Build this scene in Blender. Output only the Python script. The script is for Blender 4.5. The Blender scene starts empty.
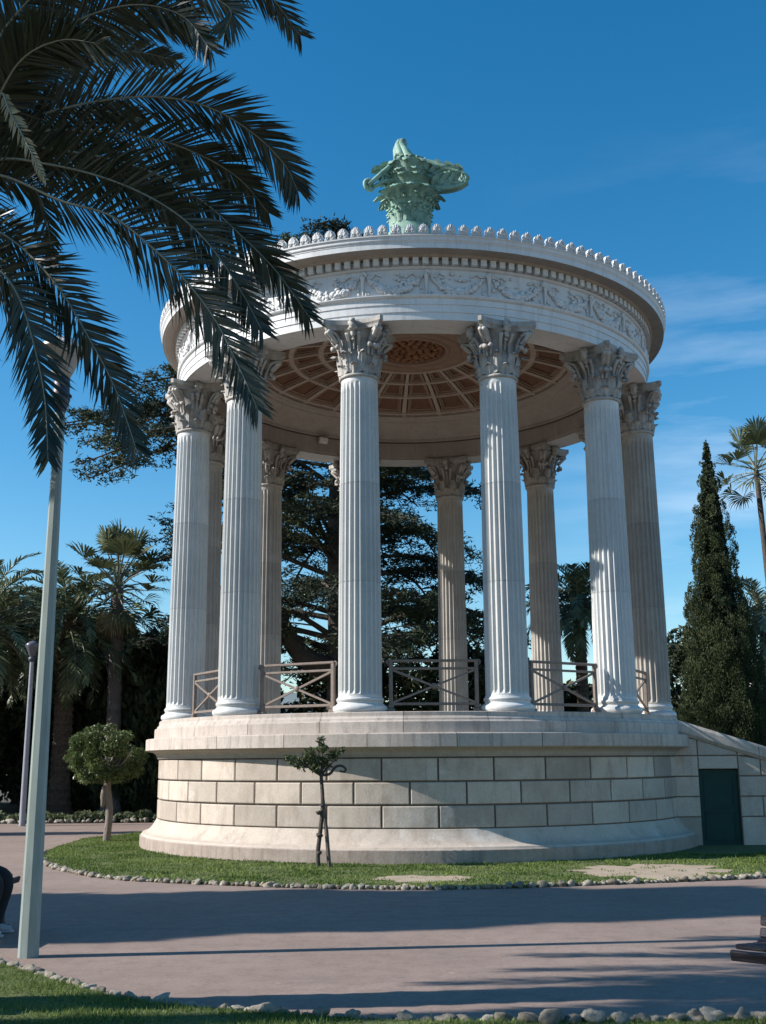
import bpy, math, random
import numpy as np
from mathutils import Matrix, Vector

random.seed(7)
rng = np.random.default_rng(7)
PI = math.pi
sc = bpy.context.scene
COL = sc.collection
R_ = math.radians

# ------------------------------------------------------------------ mesh builder
class MB:
    """Collects vertex and face arrays, then links them as one mesh object."""
    def __init__(self):
        self.v = []; self.f = []; self.n = 0
    def add(self, v, f, tone=0.5, smooth=False):
        v = np.asarray(v, dtype=np.float64).reshape(-1, 3)
        f = np.asarray(f, dtype=np.int64)
        t = np.broadcast_to(np.asarray(tone, dtype=np.float64), (len(f),)).copy()
        self.v.append(v); self.f.append((f + self.n, t, smooth)); self.n += len(v)
        return self
    def mesh(self, name, mat):
        me = bpy.data.meshes.new(name)
        V = np.concatenate(self.v)
        me.vertices.add(len(V)); me.vertices.foreach_set('co', V.ravel())
        loops = np.concatenate([f.ravel() for f, t, s in self.f])
        tot = np.concatenate([np.full(len(f), f.shape[1]) for f, t, s in self.f])
        start = np.concatenate([[0], np.cumsum(tot)[:-1]])
        me.loops.add(len(loops)); me.loops.foreach_set('vertex_index', loops.astype(np.int32))
        me.polygons.add(len(tot))
        me.polygons.foreach_set('loop_start', start.astype(np.int32))
        me.polygons.foreach_set('loop_total', tot.astype(np.int32))
        sm = np.concatenate([np.full(len(f), s) for f, t, s in self.f])
        me.polygons.foreach_set('use_smooth', sm)
        a = me.attributes.new('tone', 'FLOAT', 'FACE')
        a.data.foreach_set('value', np.concatenate([t for f, t, s in self.f]).astype(np.float32))
        me.update(calc_edges=True); me.validate()
        if mat: me.materials.append(mat)
        return me
    def build(self, name, mat, parent=None, loc=None, rotz=0):
        o = bpy.data.objects.new(name, self.mesh(name, mat)); COL.objects.link(o)
        if parent: o.parent = parent
        if loc is not None: o.location = loc
        if rotz: o.rotation_euler = (0, 0, rotz)
        return o

def tag(o, label, cat, group=None, kind=None):
    o['label'] = label; o['category'] = cat
    if group: o['group'] = group
    if kind: o['kind'] = kind
    return o

def thing(name, label, cat, loc=(0, 0, 0), rotz=0, group=None):
    o = bpy.data.objects.new(name, None); COL.objects.link(o)
    o.location = loc; o.rotation_euler = (0, 0, rotz); o.empty_display_size = .2
    return tag(o, label, cat, group)

def link_mesh(name, me, parent=None, loc=(0, 0, 0), rot=(0, 0, 0), scale=(1, 1, 1)):
    o = bpy.data.objects.new(name, me); COL.objects.link(o)
    o.parent = parent; o.location = loc; o.rotation_euler = rot; o.scale = scale
    return o

def copy_tree(o, parent=None):
    c = o.copy(); COL.objects.link(c); c.parent = parent
    for ch in list(o.children): copy_tree(ch, c)
    return c

# ------------------------------------------------------------------ shape helpers
def grid_faces(nu, nv, wrap=False):
    """faces of a grid of nv rows by nu columns (index = row*nu+col)"""
    c = np.arange(nu if wrap else nu - 1); r = np.arange(nv - 1)
    C, Rr = np.meshgrid(c, r); C = C.ravel(); Rr = Rr.ravel(); D = (C + 1) % nu
    return np.stack([Rr * nu + C, Rr * nu + D, (Rr + 1) * nu + D, (Rr + 1) * nu + C], 1)

def lathe(mb, prof, n=96, smooth=False, tone=.5, a0=0, a1=2 * PI):
    prof = np.asarray(prof, float); full = abs(a1 - a0 - 2 * PI) < 1e-6
    a = np.linspace(a0, a1, n, endpoint=not full)
    V = np.stack([np.outer(prof[:, 0], np.sin(a)), -np.outer(prof[:, 0], np.cos(a)),
                  np.repeat(prof[:, 1:2], len(a), 1)], -1).reshape(-1, 3)
    mb.add(V, grid_faces(len(a), len(prof), full), tone, smooth)

def tube(mb, pts, rad, n=8, tone=.5, smooth=True, cap=True, ell=1.0):
    P = np.asarray(pts, float); m = len(P)
    rad = np.broadcast_to(np.asarray(rad, float), (m,))
    T = np.gradient(P, axis=0); T /= np.linalg.norm(T, axis=1)[:, None] + 1e-12
    up = np.array([0, 0, 1.]) if abs(T[0, 2]) < .9 else np.array([0, 1., 0])
    V = []
    x = np.cross(up, T[0]); x /= np.linalg.norm(x)
    a = np.linspace(0, 2 * PI, n, endpoint=False)
    for i in range(m):
        x = x - T[i] * (x @ T[i]); x /= np.linalg.norm(x) + 1e-12
        y = np.cross(T[i], x)
        V.append(P[i] + rad[i] * (np.cos(a)[:, None] * x + np.sin(a)[:, None] * y * ell))
    V = np.concatenate(V)
    mb.add(V, grid_faces(n, m, True), tone, smooth)
    if cap:
        for i, o in ((0, 0), (m - 1, (m - 1) * n)):
            ring = V[o:o + n]; c = P[i]
            vv = np.concatenate([ring, [c]]); k = np.arange(n)
            ff = np.stack([k, (k + 1) % n, np.full(n, n)], 1)
            mb.add(vv, ff[:, ::-1] if i == 0 else ff, tone, False)

BOXF = np.array([[0, 3, 2, 1], [4, 5, 6, 7], [0, 1, 5, 4], [1, 2, 6, 5], [2, 3, 7, 6], [3, 0, 4, 7]])
def box(mb, c, s, rot=None, tone=.5, bev=0.0):
    """box with optional chamfer"""
    h = np.asarray(s, float) / 2
    if bev <= 0:
        V = np.array([[-1, -1, -1], [1, -1, -1], [1, 1, -1], [-1, 1, -1], [-1, -1, 1], [1, -1, 1], [1, 1, 1], [-1, 1, 1]]) * h
        if rot is not None: V = V @ np.array(rot).T
        mb.add(V + np.asarray(c), BOXF, tone); return
    b = min(bev, h.min() * .9)
    def ring(dx, dy, z):
        x, y = h[0] - dx, h[1] - dy
        q = [(-x + b, -y), (x - b, -y), (x, -y + b), (x, y - b), (x - b, y), (-x + b, y), (-x, y - b), (-x, -y + b)]
        return [(u, v, z) for u, v in q]
    V = np.array(ring(b, b, -h[2]) + ring(0, 0, -h[2] + b) + ring(0, 0, h[2] - b) + ring(b, b, h[2]))
    if rot is not None: V = V @ np.array(rot).T
    V = V + np.asarray(c)
    mb.add(V, grid_faces(8, 4, True), tone)
    mb.add(V[:8][::-1], [list(range(8))], tone); mb.add(V[24:], [list(range(8))], tone)

def bar(mb, a, b, w, h, tone=.5, bev=0.0):
    a = np.asarray(a, float); b = np.asarray(b, float)
    d = b - a; L = np.linalg.norm(d); d /= L
    up = np.array([0, 0, 1.]) if abs(d[2]) < .95 else np.array([0, 1., 0])
    y = np.cross(up, d); y /= np.linalg.norm(y); z = np.cross(d, y)
    box(mb, (a + b) / 2, (L, w, h), np.stack([d, y, z], 1), tone, bev)

def prism(mb, poly, z0, z1, tone=.5):
    P = np.asarray(poly, float); n = len(P)
    a = .5 * np.sum(P[:, 0] * np.roll(P[:, 1], -1) - np.roll(P[:, 0], -1) * P[:, 1])
    if a < 0: P = P[::-1]
    V = np.concatenate([np.c_[P, np.full(n, z0)], np.c_[P, np.full(n, z1)]])
    k = np.arange(n)
    mb.add(V, np.stack([k, (k + 1) % n, (k + 1) % n + n, k + n], 1), tone)
    mb.add(V[n:], [list(range(n))], tone); mb.add(V[:n][::-1], [list(range(n))], tone)

def blob(mb, c, r, seed=0, n=10, m=7, amp=.25, tone=.5, smooth=True):
    g = np.random.default_rng(seed)
    th = np.linspace(0, PI, m + 2)[1:-1]; ph = np.linspace(0, 2 * PI, n, endpoint=False)
    d = np.stack([np.outer(np.sin(th), np.cos(ph)), np.outer(np.sin(th), np.sin(ph)), np.repeat(np.cos(th)[:, None], n, 1)], -1).reshape(-1, 3)
    d = np.concatenate([d, [[0, 0, 1], [0, 0, -1]]])
    w = g.normal(size=(4, 3)) * 1.6; q = g.uniform(0, 6, 4)
    k = 1 + amp * np.mean(np.sin(d @ w.T * 1.5 + q), 1) + amp * .25 * g.uniform(-1, 1, len(d))
    k[-2] = k[:n].mean(); k[-1] = k[(m - 1) * n:n * m].mean()
    V = d * k[:, None] * np.asarray(r) + np.asarray(c)
    mb.add(V, grid_faces(n, m, True)[:, ::-1], tone, smooth)
    k0 = np.arange(n); t = np.full(n, n * m); b = t + 1; last = (m - 1) * n
    f2 = np.concatenate([np.stack([t, k0, (k0 + 1) % n], 1), np.stack([last + (k0 + 1) % n, last + k0, b], 1)])
    mb.f.append((f2 + (mb.n - len(V)), np.full(len(f2), tone), smooth))

def smooth_curve(pts, n):
    """Catmull-Rom through the given points"""
    P = np.asarray(pts, float)
    P = np.concatenate([[2 * P[0] - P[1]], P, [2 * P[-1] - P[-2]]])
    s = np.linspace(0, len(P) - 3 - 1e-9, n); i = s.astype(int); t = (s - i)[:, None]
    a, b, c, d = P[i], P[i + 1], P[i + 2], P[i + 3]
    return .5 * (2 * b + (c - a) * t + (2 * a - 5 * b + 4 * c - d) * t ** 2 + (3 * b - a - 3 * c + d) * t ** 3)

def unit(v):
    return v / (np.linalg.norm(v, axis=-1, keepdims=True) + 1e-12)

# ------------------------------------------------------------------ materials
def new_mat(name):
    m = bpy.data.materials.new(name); m.use_nodes = True
    nt = m.node_tree; b = nt.nodes['Principled BSDF']
    return m, nt, b

def nd(nt, t, **kw):
    n = nt.nodes.new(t)
    for k, v in kw.items():
        if k in n.inputs: n.inputs[k].default_value = v
        else: setattr(n, k, v)
    return n

def noise(nt, vec, scale, detail=4, rough=.6, stretch=None):
    if stretch:
        mp = nd(nt, 'ShaderNodeMapping'); mp.inputs['Scale'].default_value = stretch
        nt.links.new(vec, mp.inputs['Vector']); vec = mp.outputs[0]
    n = nd(nt, 'ShaderNodeTexNoise'); n.inputs['Scale'].default_value = scale
    n.inputs['Detail'].default_value = detail; n.inputs['Roughness'].default_value = rough
    nt.links.new(vec, n.inputs['Vector']); return n.outputs['Fac']

def rng_map(nt, val, a, b, c, d):
    m = nd(nt, 'ShaderNodeMapRange'); nt.links.new(val, m.inputs['Value'])
    for k, x in zip(('From Min', 'From Max', 'To Min', 'To Max'), (a, b, c, d)): m.inputs[k].default_value = x
    return m.outputs[0]

def mixc(nt, fac, a, b, mode='MIX'):
    m = nd(nt, 'ShaderNodeMix'); m.data_type = 'RGBA'; m.blend_type = mode
    for s, v in ((0, fac), (6, a), (7, b)):
        if hasattr(v, 'links') or hasattr(v, 'is_linked'): nt.links.new(v, m.inputs[s])
        elif isinstance(v, (int, float)): m.inputs[s].default_value = v
        else: m.inputs[s].default_value = (*v, 1)
    return m.outputs[2]

def attr(nt, name='tone'):
    a = nd(nt, 'ShaderNodeAttribute'); a.attribute_name = name; return a.outputs['Fac']

def bump(nt, b, h, strength, dist):
    n = nd(nt, 'ShaderNodeBump'); n.inputs['Strength'].default_value = strength; n.inputs['Distance'].default_value = dist
    nt.links.new(h, n.inputs['Height']); nt.links.new(n.outputs[0], b.inputs['Normal'])

def stone(name, c1, c2, scale=3, tone_amt=.3, grime=None, grime_amt=.5, rough=.75, bump_d=.004, fine=40, grime_stretch=(5, 5, .5), bloom=0, each=0):
    m, nt, b = new_mat(name)
    tc = nd(nt, 'ShaderNodeTexCoord').outputs['Object']
    f = rng_map(nt, noise(nt, tc, scale, 6, .65), .3, .7, 0, 1)
    col = mixc(nt, f, c1, c2)
    col = mixc(nt, 1.0, col, mixc(nt, rng_map(nt, noise(nt, tc, fine, 3), .3, .7, 0, 1), (.88, .88, .88), (1.06, 1.06, 1.06)), 'MULTIPLY')
    if tone_amt:
        lo, hi = 1 - tone_amt, 1 + tone_amt * .6
        t = rng_map(nt, attr(nt), 0, 1, lo, hi)
        cmb = nd(nt, 'ShaderNodeCombineColor')
        for i in range(3): nt.links.new(t, cmb.inputs[i])
        col = mixc(nt, 1.0, col, cmb.outputs[0], 'MULTIPLY')
    if each:
        oi = nd(nt, 'ShaderNodeObjectInfo'); col = mixc(nt, rng_map(nt, oi.outputs['Random'], 0, 1, 0, each), col, mixc(nt, 1.0, col, (.70, .67, .62), 'MULTIPLY'))
    if bloom:
        e = rng_map(nt, noise(nt, tc, 1.1, 5, .75), .58, .72, 0, bloom); col = mixc(nt, e, col, (.66, .62, .58))
    if grime:
        g = rng_map(nt, noise(nt, tc, 1.6, 5, .7, grime_stretch), .5, .75, 0, grime_amt)
        col = mixc(nt, g, col, grime)
    nt.links.new(col, b.inputs['Base Color']); b.inputs['Roughness'].default_value = rough
    bump(nt, b, noise(nt, tc, fine, 5), .6, bump_d)
    return m

def leafmat(name, dark, light, rough=.5, trans=.25, spec=.4):
    m, nt, b = new_mat(name)
    tc = nd(nt, 'ShaderNodeTexCoord').outputs['Object']
    col = mixc(nt, attr(nt), dark, light)
    col = mixc(nt, 1.0, col, mixc(nt, noise(nt, tc, 1.3, 3), (.75, .75, .75), (1.25, 1.25, 1.2)), 'MULTIPLY')
    nt.links.new(col, b.inputs['Base Color']); b.inputs['Roughness'].default_value = rough
    b.inputs['Specular IOR Level'].default_value = spec
    t = nd(nt, 'ShaderNodeBsdfTranslucent'); nt.links.new(col, t.inputs[0])
    mx = nd(nt, 'ShaderNodeMixShader'); mx.inputs[0].default_value = trans
    nt.links.new(b.outputs[0], mx.inputs[1]); nt.links.new(t.outputs[0], mx.inputs[2])
    nt.links.new(mx.outputs[0], nt.nodes['Material Output'].inputs['Surface'])
    return m

def simple(name, c1, c2=None, scale=8, rough=.6, metal=0, bump_d=0, stretch=None, tone_amt=0):
    m, nt, b = new_mat(name)
    tc = nd(nt, 'ShaderNodeTexCoord').outputs['Object']
    f = rng_map(nt, noise(nt, tc, scale, 5, .6, stretch), .3, .7, 0, 1)
    col = mixc(nt, f, c1, c2 or tuple(x * .75 for x in c1))
    if tone_amt:
        col = mixc(nt, rng_map(nt, attr(nt), 0, 1, tone_amt, 0), col, (0, 0, 0))
    nt.links.new(col, b.inputs['Base Color'])
    b.inputs['Roughness'].default_value = rough; b.inputs['Metallic'].default_value = metal
    if bump_d: bump(nt, b, f, .8, bump_d)
    return m

M = {}
M['marble'] = stone('marble', (.60, .60, .60), (.70, .70, .70), 1.2, .22, (.34, .33, .30), .5, .5, .002, 60)
M['shaded_marble'] = stone('shaded_marble', (.36, .335, .305), (.47, .445, .415), 2.2, .25, (.20, .18, .16), .6, .6, .003, 50, (7, 7, .4), 0, .6)  # browner, darker column marble; paints shade and bounce onto the rear shafts
M['column_marble'] = stone('column_marble', (.50, .515, .515), (.63, .635, .63), 1.5, .22, (.36, .39, .36), .5, .45, .002, 50, (7, 7, .30), 0, .40)
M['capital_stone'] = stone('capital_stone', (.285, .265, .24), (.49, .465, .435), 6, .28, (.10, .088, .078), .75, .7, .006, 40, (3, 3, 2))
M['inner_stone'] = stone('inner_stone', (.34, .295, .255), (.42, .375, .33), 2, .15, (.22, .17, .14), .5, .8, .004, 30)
M['limestone'] = stone('limestone', (.44, .365, .30), (.54, .465, .395), 2.2, .34, (.27, .215, .175), .75, .8, .006, 35, (2.5, 2.5, .9), .45)
M['plinth_stone'] = stone('plinth_stone', (.43, .36, .31), (.53, .465, .41), 3, .18, (.17, .14, .12), .7, .8, .005, 35, (6, 6, .8))
M['base_plinth'] = stone('base_plinth', (.31, .245, .205), (.42, .345, .295), 4, .1, (.17, .13, .11), .7, .85, .006, 30, (7, 7, .6))
M['joint'] = simple('joint', (.13, .105, .085), (.20, .165, .14), 12, .95)
M['terracotta'] = stone('terracotta', (.15, .075, .045), (.21, .11, .068), 5, .2, (.10, .05, .03), .5, .9, .004, 40)
M['rosette_terracotta'] = stone('rosette_terracotta', (.22, .105, .052), (.30, .15, .08), 9, .3, (.14, .06, .03), .5, .9, .008, 30)
M['coffer_frame'] = stone('coffer_frame', (.25, .165, .115), (.32, .215, .155), 4, .15, (.12, .07, .045), .4, .85, .004, 40)
M['rib_stone'] = stone('rib_stone', (.40, .325, .265), (.48, .40, .335), 4, .15, (.25, .18, .13), .4, .85, .004, 40)
M['roof_metal'] = simple('roof_metal', (.22, .25, .24), (.15, .18, .17), 3, .6)
M['verdigris'] = stone('verdigris', (.15, .28, .215), (.29, .45, .37), 4, .35, (.045, .065, .05), .85, .65, .01, 25, (3, 3, 2))
M['rail_iron'] = simple('rail_iron', (.225, .175, .145), (.15, .115, .095), 12, .55)
M['green_door'] = simple('green_door', (.003, .045, .034), (.004, .032, .026), 6, .75)
M['galvanised'] = simple('galvanised', (.27, .315, .295), (.20, .235, .22), 5, .5, 0, 0, (3, 3, .6))
M['lamp_cap'] = simple('lamp_cap', (.74, .72, .70), (.5, .46, .45), 6, .4)
M['lamp_bowl'] = simple('lamp_bowl', (.46, .42, .39), (.38, .34, .32), 6, .25)
M['globe'] = simple('globe', (.12, .12, .14), (.09, .09, .11), 6, .2)
M['dark_metal'] = simple('dark_metal', (.05, .05, .07), (.08, .08, .10), 9, .5, .4)
M['bark'] = simple('bark', (.10, .08, .065), (.05, .04, .032), 9, .9, 0, .03, (3, 3, 1))
M['pale_bark'] = simple('pale_bark', (.26, .21, .18), (.16, .13, .11), 9, .9, 0, .02, (4, 4, 1))
M['palm_bark'] = simple('palm_bark', (.17, .11, .075), (.08, .055, .04), 14, .95, 0, .03, None, .5)
M['grey_palm_bark'] = simple('grey_palm_bark', (.20, .16, .15), (.12, .095, .09), 10, .95, 0, .02, (2, 2, 6), .4)
M['palm_leaf'] = leafmat('palm_leaf', (.011, .018, .011), (.042, .055, .030), .42, .12, .42)
M['dry_leaf'] = leafmat('dry_leaf', (.20, .17, .09), (.36, .32, .18), .6, .2)
M['rachis'] = simple('rachis', (.20, .21, .17), (.14, .15, .10), 8, .3)
M['fruit'] = simple('fruit', (.22, .085, .03), (.13, .05, .02), 20, .7)
M['date_leaf'] = leafmat('date_leaf', (.05, .07, .036), (.17, .205, .11), .5, .15)
M['sunlit_frond'] = leafmat('sunlit_frond', (.10, .12, .065), (.25, .26, .15), .5, .2)  # lighter copy of the date leaf, sunshine put into its colour
M['fan_leaf'] = leafmat('fan_leaf', (.045, .06, .025), (.14, .155, .075), .5, .2)
M['cedar_leaf'] = leafmat('cedar_leaf', (.016, .028, .020), (.075, .092, .042), .7, .1, .2)
M['cypress_leaf'] = leafmat('cypress_leaf', (.020, .032, .016), (.078, .095, .042), .7, .1, .2)
M['dark_leaf'] = leafmat('dark_leaf', (.014, .021, .011), (.062, .075, .032), .6, .15, .3)
M['topiary_leaf'] = leafmat('topiary_leaf', (.042, .068, .024), (.155, .19, .065), .4, .25)
M['sapling_leaf'] = leafmat('sapling_leaf', (.03, .048, .02), (.10, .12, .05), .45, .25)
M['grass'] = leafmat('grass', (.068, .118, .024), (.185, .235, .068), .7, .3, .2)
M['cover_leaf'] = leafmat('cover_leaf', (.05, .07, .03), (.16, .18, .09), .6, .25)
M['stake_wood'] = simple('stake_wood', (.16, .12, .10), (.09, .07, .06), 12, .85, 0, .01, (4, 4, .6))
M['bench_wood'] = simple('bench_wood', (.022, .015, .022), (.012, .009, .014), 8, .55, 0, .004, (6, .6, 6))
M['rock'] = stone('rock', (.21, .18, .145), (.44, .40, .33), 3, .45, (.12, .11, .09), .6, .9, .015, 14, (3, 3, 3), 0, 1.0)
M['coat'] = simple('coat', (.012, .010, .020), (.008, .007, .014), 20, .85, 0, .004)
M['trousers'] = simple('trousers', (.007, .007, .010), (.010, .010, .013), 20, .85, 0, .004)
M['skin'] = simple('skin', (.42, .27, .20), (.36, .22, .16), 20, .5)
M['hair'] = simple('hair', (.03, .022, .018), (.05, .035, .025), 30, .6)
M['shoe'] = simple('shoe', (.42, .42, .45), (.34, .34, .37), 14, .6)
M['house_wall'] = simple('house_wall', (.62, .60, .57), (.55, .53, .50), .8, .85)
M['house_roof'] = simple('house_roof', (.30, .14, .09), (.22, .10, .07), 1.5, .9)
M['glass'] = simple('glass', (.03, .04, .05), (.05, .06, .07), 2, .15)
M['shutter'] = simple('shutter', (.16, .22, .24), (.12, .17, .19), 3, .6)
M['hill'] = simple('hill', (.045, .065, .030), (.09, .10, .055), .06, .95)

# ground surfaces
def ground_mat(name, c1, c2, c3, s1, s2, bump_d, rough=.95, speck=None):
    m, nt, b = new_mat(name)
    tc = nd(nt, 'ShaderNodeTexCoord').outputs['Object']
    f = rng_map(nt, noise(nt, tc, s1, 6, .6), .3, .7, 0, 1)
    col = mixc(nt, f, c1, c2)
    g = rng_map(nt, noise(nt, tc, s2, 4, .7), .45, .75, 0, .7)
    col = mixc(nt, g, col, c3)
    if speck:
        gr = rng_map(nt, noise(nt, tc, 26, 6, .8), .32, .68, 0, 1); col = mixc(nt, 1.0, col, mixc(nt, gr, (.78, .78, .78), (1.16, 1.16, 1.15)), 'MULTIPLY')
        st = rng_map(nt, noise(nt, tc, 1.1, 7, .7, (.45, 1.6, 1)), .52, .70, 0, .42); col = mixc(nt, st, col, (.15, .11, .095))
        v = nd(nt, 'ShaderNodeTexVoronoi'); v.inputs['Scale'].default_value = 55; nt.links.new(tc, v.inputs['Vector'])
        col = mixc(nt, rng_map(nt, v.outputs['Distance'], 0, .35, .35, 0), col, speck)
        w = nd(nt, 'ShaderNodeTexVoronoi'); w.inputs['Scale'].default_value = 1.7; nt.links.new(tc, w.inputs['Vector'])
        col = mixc(nt, rng_map(nt, w.outputs['Distance'], 0, .06, .6, 0), col, tuple(min(1, x * 1.7) for x in c2))
    nt.links.new(col, b.inputs['Base Color']); b.inputs['Roughness'].default_value = rough
    bump(nt, b, noise(nt, tc, 90, 4), .5, bump_d)
    return m
M['path'] = ground_mat('path', (.222, .160, .132), (.288, .214, .180), (.16, .116, .098), .55, 5, .006, .9, (.36, .29, .25))
M['soil'] = ground_mat('soil', (.07, .055, .04), (.11, .085, .06), (.05, .05, .03), .6, 5, .02)
M['lawn'] = ground_mat('lawn', (.07, .095, .026), (.105, .13, .038), (.13, .11, .06), 1.2, 4, .02)
M['earth'] = ground_mat('earth', (.33, .26, .19), (.40, .32, .24), (.22, .17, .11), 2.0, 9, .012)

# ------------------------------------------------------------------ ground, path, lawns
def sheet(name, poly, z, mat, label, cat, thick=0):
    mb = MB()
    P = np.asarray(poly, float)
    if thick: prism(mb, P, z - thick, z)
    else:
        a = .5 * np.sum(P[:, 0] * np.roll(P[:, 1], -1) - np.roll(P[:, 0], -1) * P[:, 1])
        if a < 0: P = P[::-1]
        mb.add(np.c_[P, np.full(len(P), z)], [list(range(len(P)))])
    return tag(mb.build(name, M[mat]), label, cat, kind='structure')

sheet('ground', [(-1500, -300), (1500, -300), (1500, 2500), (-1500, 2500)], -.012, 'soil', 'dark soil ground reaching to the horizon', 'ground')
sheet('path', [(-60, -12), (60, -12), (60, 30.9), (-60, 30.9)], 0.0, 'path', 'pinkish grey paved park path around the rotunda lawn', 'path')

isl = [(-6.33, 23.6), (-6.22, 21.6), (-5.98, 20.2), (-5.66, 19.14), (-4.96, 17.72), (-4.04, 16.48), (-3.21, 15.9), (-2.1, 15.4), (-1.1, 15.03), (0, 14.79),
       (1.19, 14.77), (2.78, 15.13), (5.17, 15.84), (8, 17), (11, 18.6), (15, 21.5), (17, 26), (14, 30), (8, 32), (0, 32), (-3.2, 30.6), (-4.9, 27.8), (-5.9, 25.3), (-6.3, 24.5)]
isl_c = smooth_curve(isl + [isl[0]], 260)[:-1]
sheet('rotunda_lawn', isl_c, .03, 'lawn', 'short green lawn island around the base of the rotunda', 'lawn', .035)
bed = [(-9, 10.3), (-5, 9.95), (-3.6, 9.75), (-3.12, 9.5), (-2.4, 8.72), (-1.9, 8.21), (-1.59, 7.98), (-.88, 7.68), (0, 7.42), (.96, 7.36), (2.39, 7.44), (4.5, 7.7), (7, 8.2)]
bed_edge = smooth_curve(bed, 200)
bed_poly = np.concatenate([bed_edge, [(7, 7.6), (2.0, 6.95), (.9, 6.6), (-.4, 5.5), (-.8, 4.0), (-9, 2.5)]])
sheet('front_lawn', bed_poly, .03, 'lawn', 'foreground grass bed behind a row of rough stones', 'lawn', .035)
sheet('back_bed', [(-60, 31.0), (-3.6, 31.6), (-3.6, 60), (-60, 60)], .02, 'soil', 'shaded planting bed under the dark trees', 'planting bed', .025)

def in_poly(P, poly):
    x, y = P[:, 0], P[:, 1]; n = len(poly); r = np.zeros(len(P), bool)
    for i in range(n):
        x0, y0 = poly[i]; x1, y1 = poly[(i + 1) % n]
        c = ((y0 > y) != (y1 > y)) & (x < (x1 - x0) * (y - y0) / (y1 - y0 + 1e-12) + x0)
        r ^= c
    return r

# bare earth patches worn into the rotunda lawn
def patch(cx, cy, rx, ry, seed):
    g = np.random.default_rng(seed); a = np.linspace(0, 2 * PI, 90, endpoint=False)
    k = 1 + sum(g.uniform(.03, .13) * np.sin(a * m + g.uniform(0, 6)) for m in (2, 3, 5, 8, 13))
    return np.stack([cx + rx * k * np.cos(a), cy + ry * k * np.sin(a)], 1)
patches = [patch(3.8, 16.6, 1.1, .95, 1), patch(.50, 15.75, .62, .45, 2)]
for i, (pp, lb) in enumerate(zip(patches, ('large worn bare earth patch on the lawn before the green door', 'smaller bare earth patch on the lawn at the front of the podium'))):
    sheet('earth_patch', pp, .034, 'earth', lb, 'bare earth')

def grass(name, pts, h, w, label, mat='grass'):
    n = len(pts)
    a = rng.uniform(0, 2 * PI, n); hh = h * rng.uniform(.5, 1.3, n); lean = rng.normal(0, .45, (n, 2)) * hh[:, None]
    d = np.stack([np.cos(a), np.sin(a), np.zeros(n)], 1) * (w * rng.uniform(.6, 1.3, n))[:, None]
    hh *= .75 + .45 * np.sin(pts[:, 0] * 5 + 2 * np.sin(pts[:, 1] * 4)) * np.sin(pts[:, 1] * 6.3 + pts[:, 0]) + (rng.random(n) > .985) * .9
    P = np.c_[pts, np.full(n, .028)]
    V = np.stack([P - d, P + d, P + np.c_[lean, hh]], 1).reshape(-1, 3)
    big = np.clip(.5 + .3 * np.sin(pts[:, 0] * 1.7 + 1.3 * np.sin(pts[:, 1] * 2.1)) + .2 * np.sin(pts[:, 1] * 5 + pts[:, 0] * 3) + rng.normal(0, .2, n) + (rng.random(n) > .93) * .6, 0, 1.6)
    mb = MB(); mb.add(V, np.arange(3 * n).reshape(-1, 3), big)
    return tag(mb.build(name, M[mat]), label, 'grass', kind='stuff')

P = np.c_[rng.uniform(-6.6, 9, 230000), rng.uniform(14.5, 27, 230000)]
keep = in_poly(P, isl_c) & (np.hypot(P[:, 0] - .665, P[:, 1] - 23.42) > 5.53)
keep &= ~((P[:, 1] > 19.5) & (P[:, 0] > -3.5))
for i, pp in enumerate(patches):
    ins = in_poly(P, pp); c = pp.mean(0); rr = np.hypot((P[:, 0] - c[0]) / np.ptp(pp[:, 0]), (P[:, 1] - c[1]) / np.ptp(pp[:, 1])) * 2
    tuft = (np.sin(P[:, 0] * 9 + 2 * np.sin(P[:, 1] * 7)) * np.sin(P[:, 1] * 17 + P[:, 0] * 4) > .80)
    keep &= ~(ins & ~tuft) & ~((rr > .8) & (rr < 1.35) & ~ins & (rng.random(len(P)) < .45) & ~tuft)
grass('grass_blades', P[keep], .036, .010, 'short mown grass around the rotunda base')
P = np.c_[rng.uniform(-4.6, 3.5, 110000), rng.uniform(6.6, 9.8, 110000)]
keep = in_poly(P, bed_poly) & ((P[:, 1] > 7.0) | (rng.random(len(P)) < .3))
grass('grass_blades', P[keep], .036, .0045, 'foreground grass catching sun between tree shadows')

# edging stones
rock_meshes = []
for s in range(12):
    mb = MB(); blob(mb, (0, 0, 0), (1, .8, .72), 100 + s, 15, 11, .50, float(rng.uniform(.0, 1)))
    rock_meshes.append(mb.mesh('edging_stone', M['rock']))
def stones_along(curve, spacing, size, label, group, jitter=.25, skip=None, hs=1.0):
    L = np.concatenate([[0], np.cumsum(np.linalg.norm(np.diff(curve, axis=0), axis=1))])
    s = 0
    while s < L[-1]:
        x = np.interp(s, L, curve[:, 0]); y = np.interp(s, L, curve[:, 1])
        k = size * random.choice((.65, .8, 1, 1, 1.15, 1.35)) * random.uniform(.85, 1.15)
        x += random.uniform(-1, 1) * size * jitter; y += random.uniform(-1, 1) * size * jitter
        if not (skip and skip(x, y)):
            o = link_mesh('edging_stone', random.choice(rock_meshes), None, (x, y, k * .38 * hs + .005),
                          (random.uniform(-.4, .4), random.uniform(-.4, .4), random.uniform(0, 6.28)), (k, k, k * .9 * hs))
            tag(o, label, 'stone', group)
        s += k * 2 * random.uniform(.85, 1.15) * spacing
ia = isl_c[(isl_c[:, 1] < 21.0) & (isl_c[:, 0] < 5.9)]
ia = ia[np.argsort(ia[:, 0])]
stones_along(ia, .9, .047, 'small pale rounded stone edging the curved front of the rotunda lawn', 'small stones edging the rotunda lawn')
bl = bed_edge[(bed_edge[:, 0] > -3.6) & (bed_edge[:, 0] < .75)]
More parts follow.
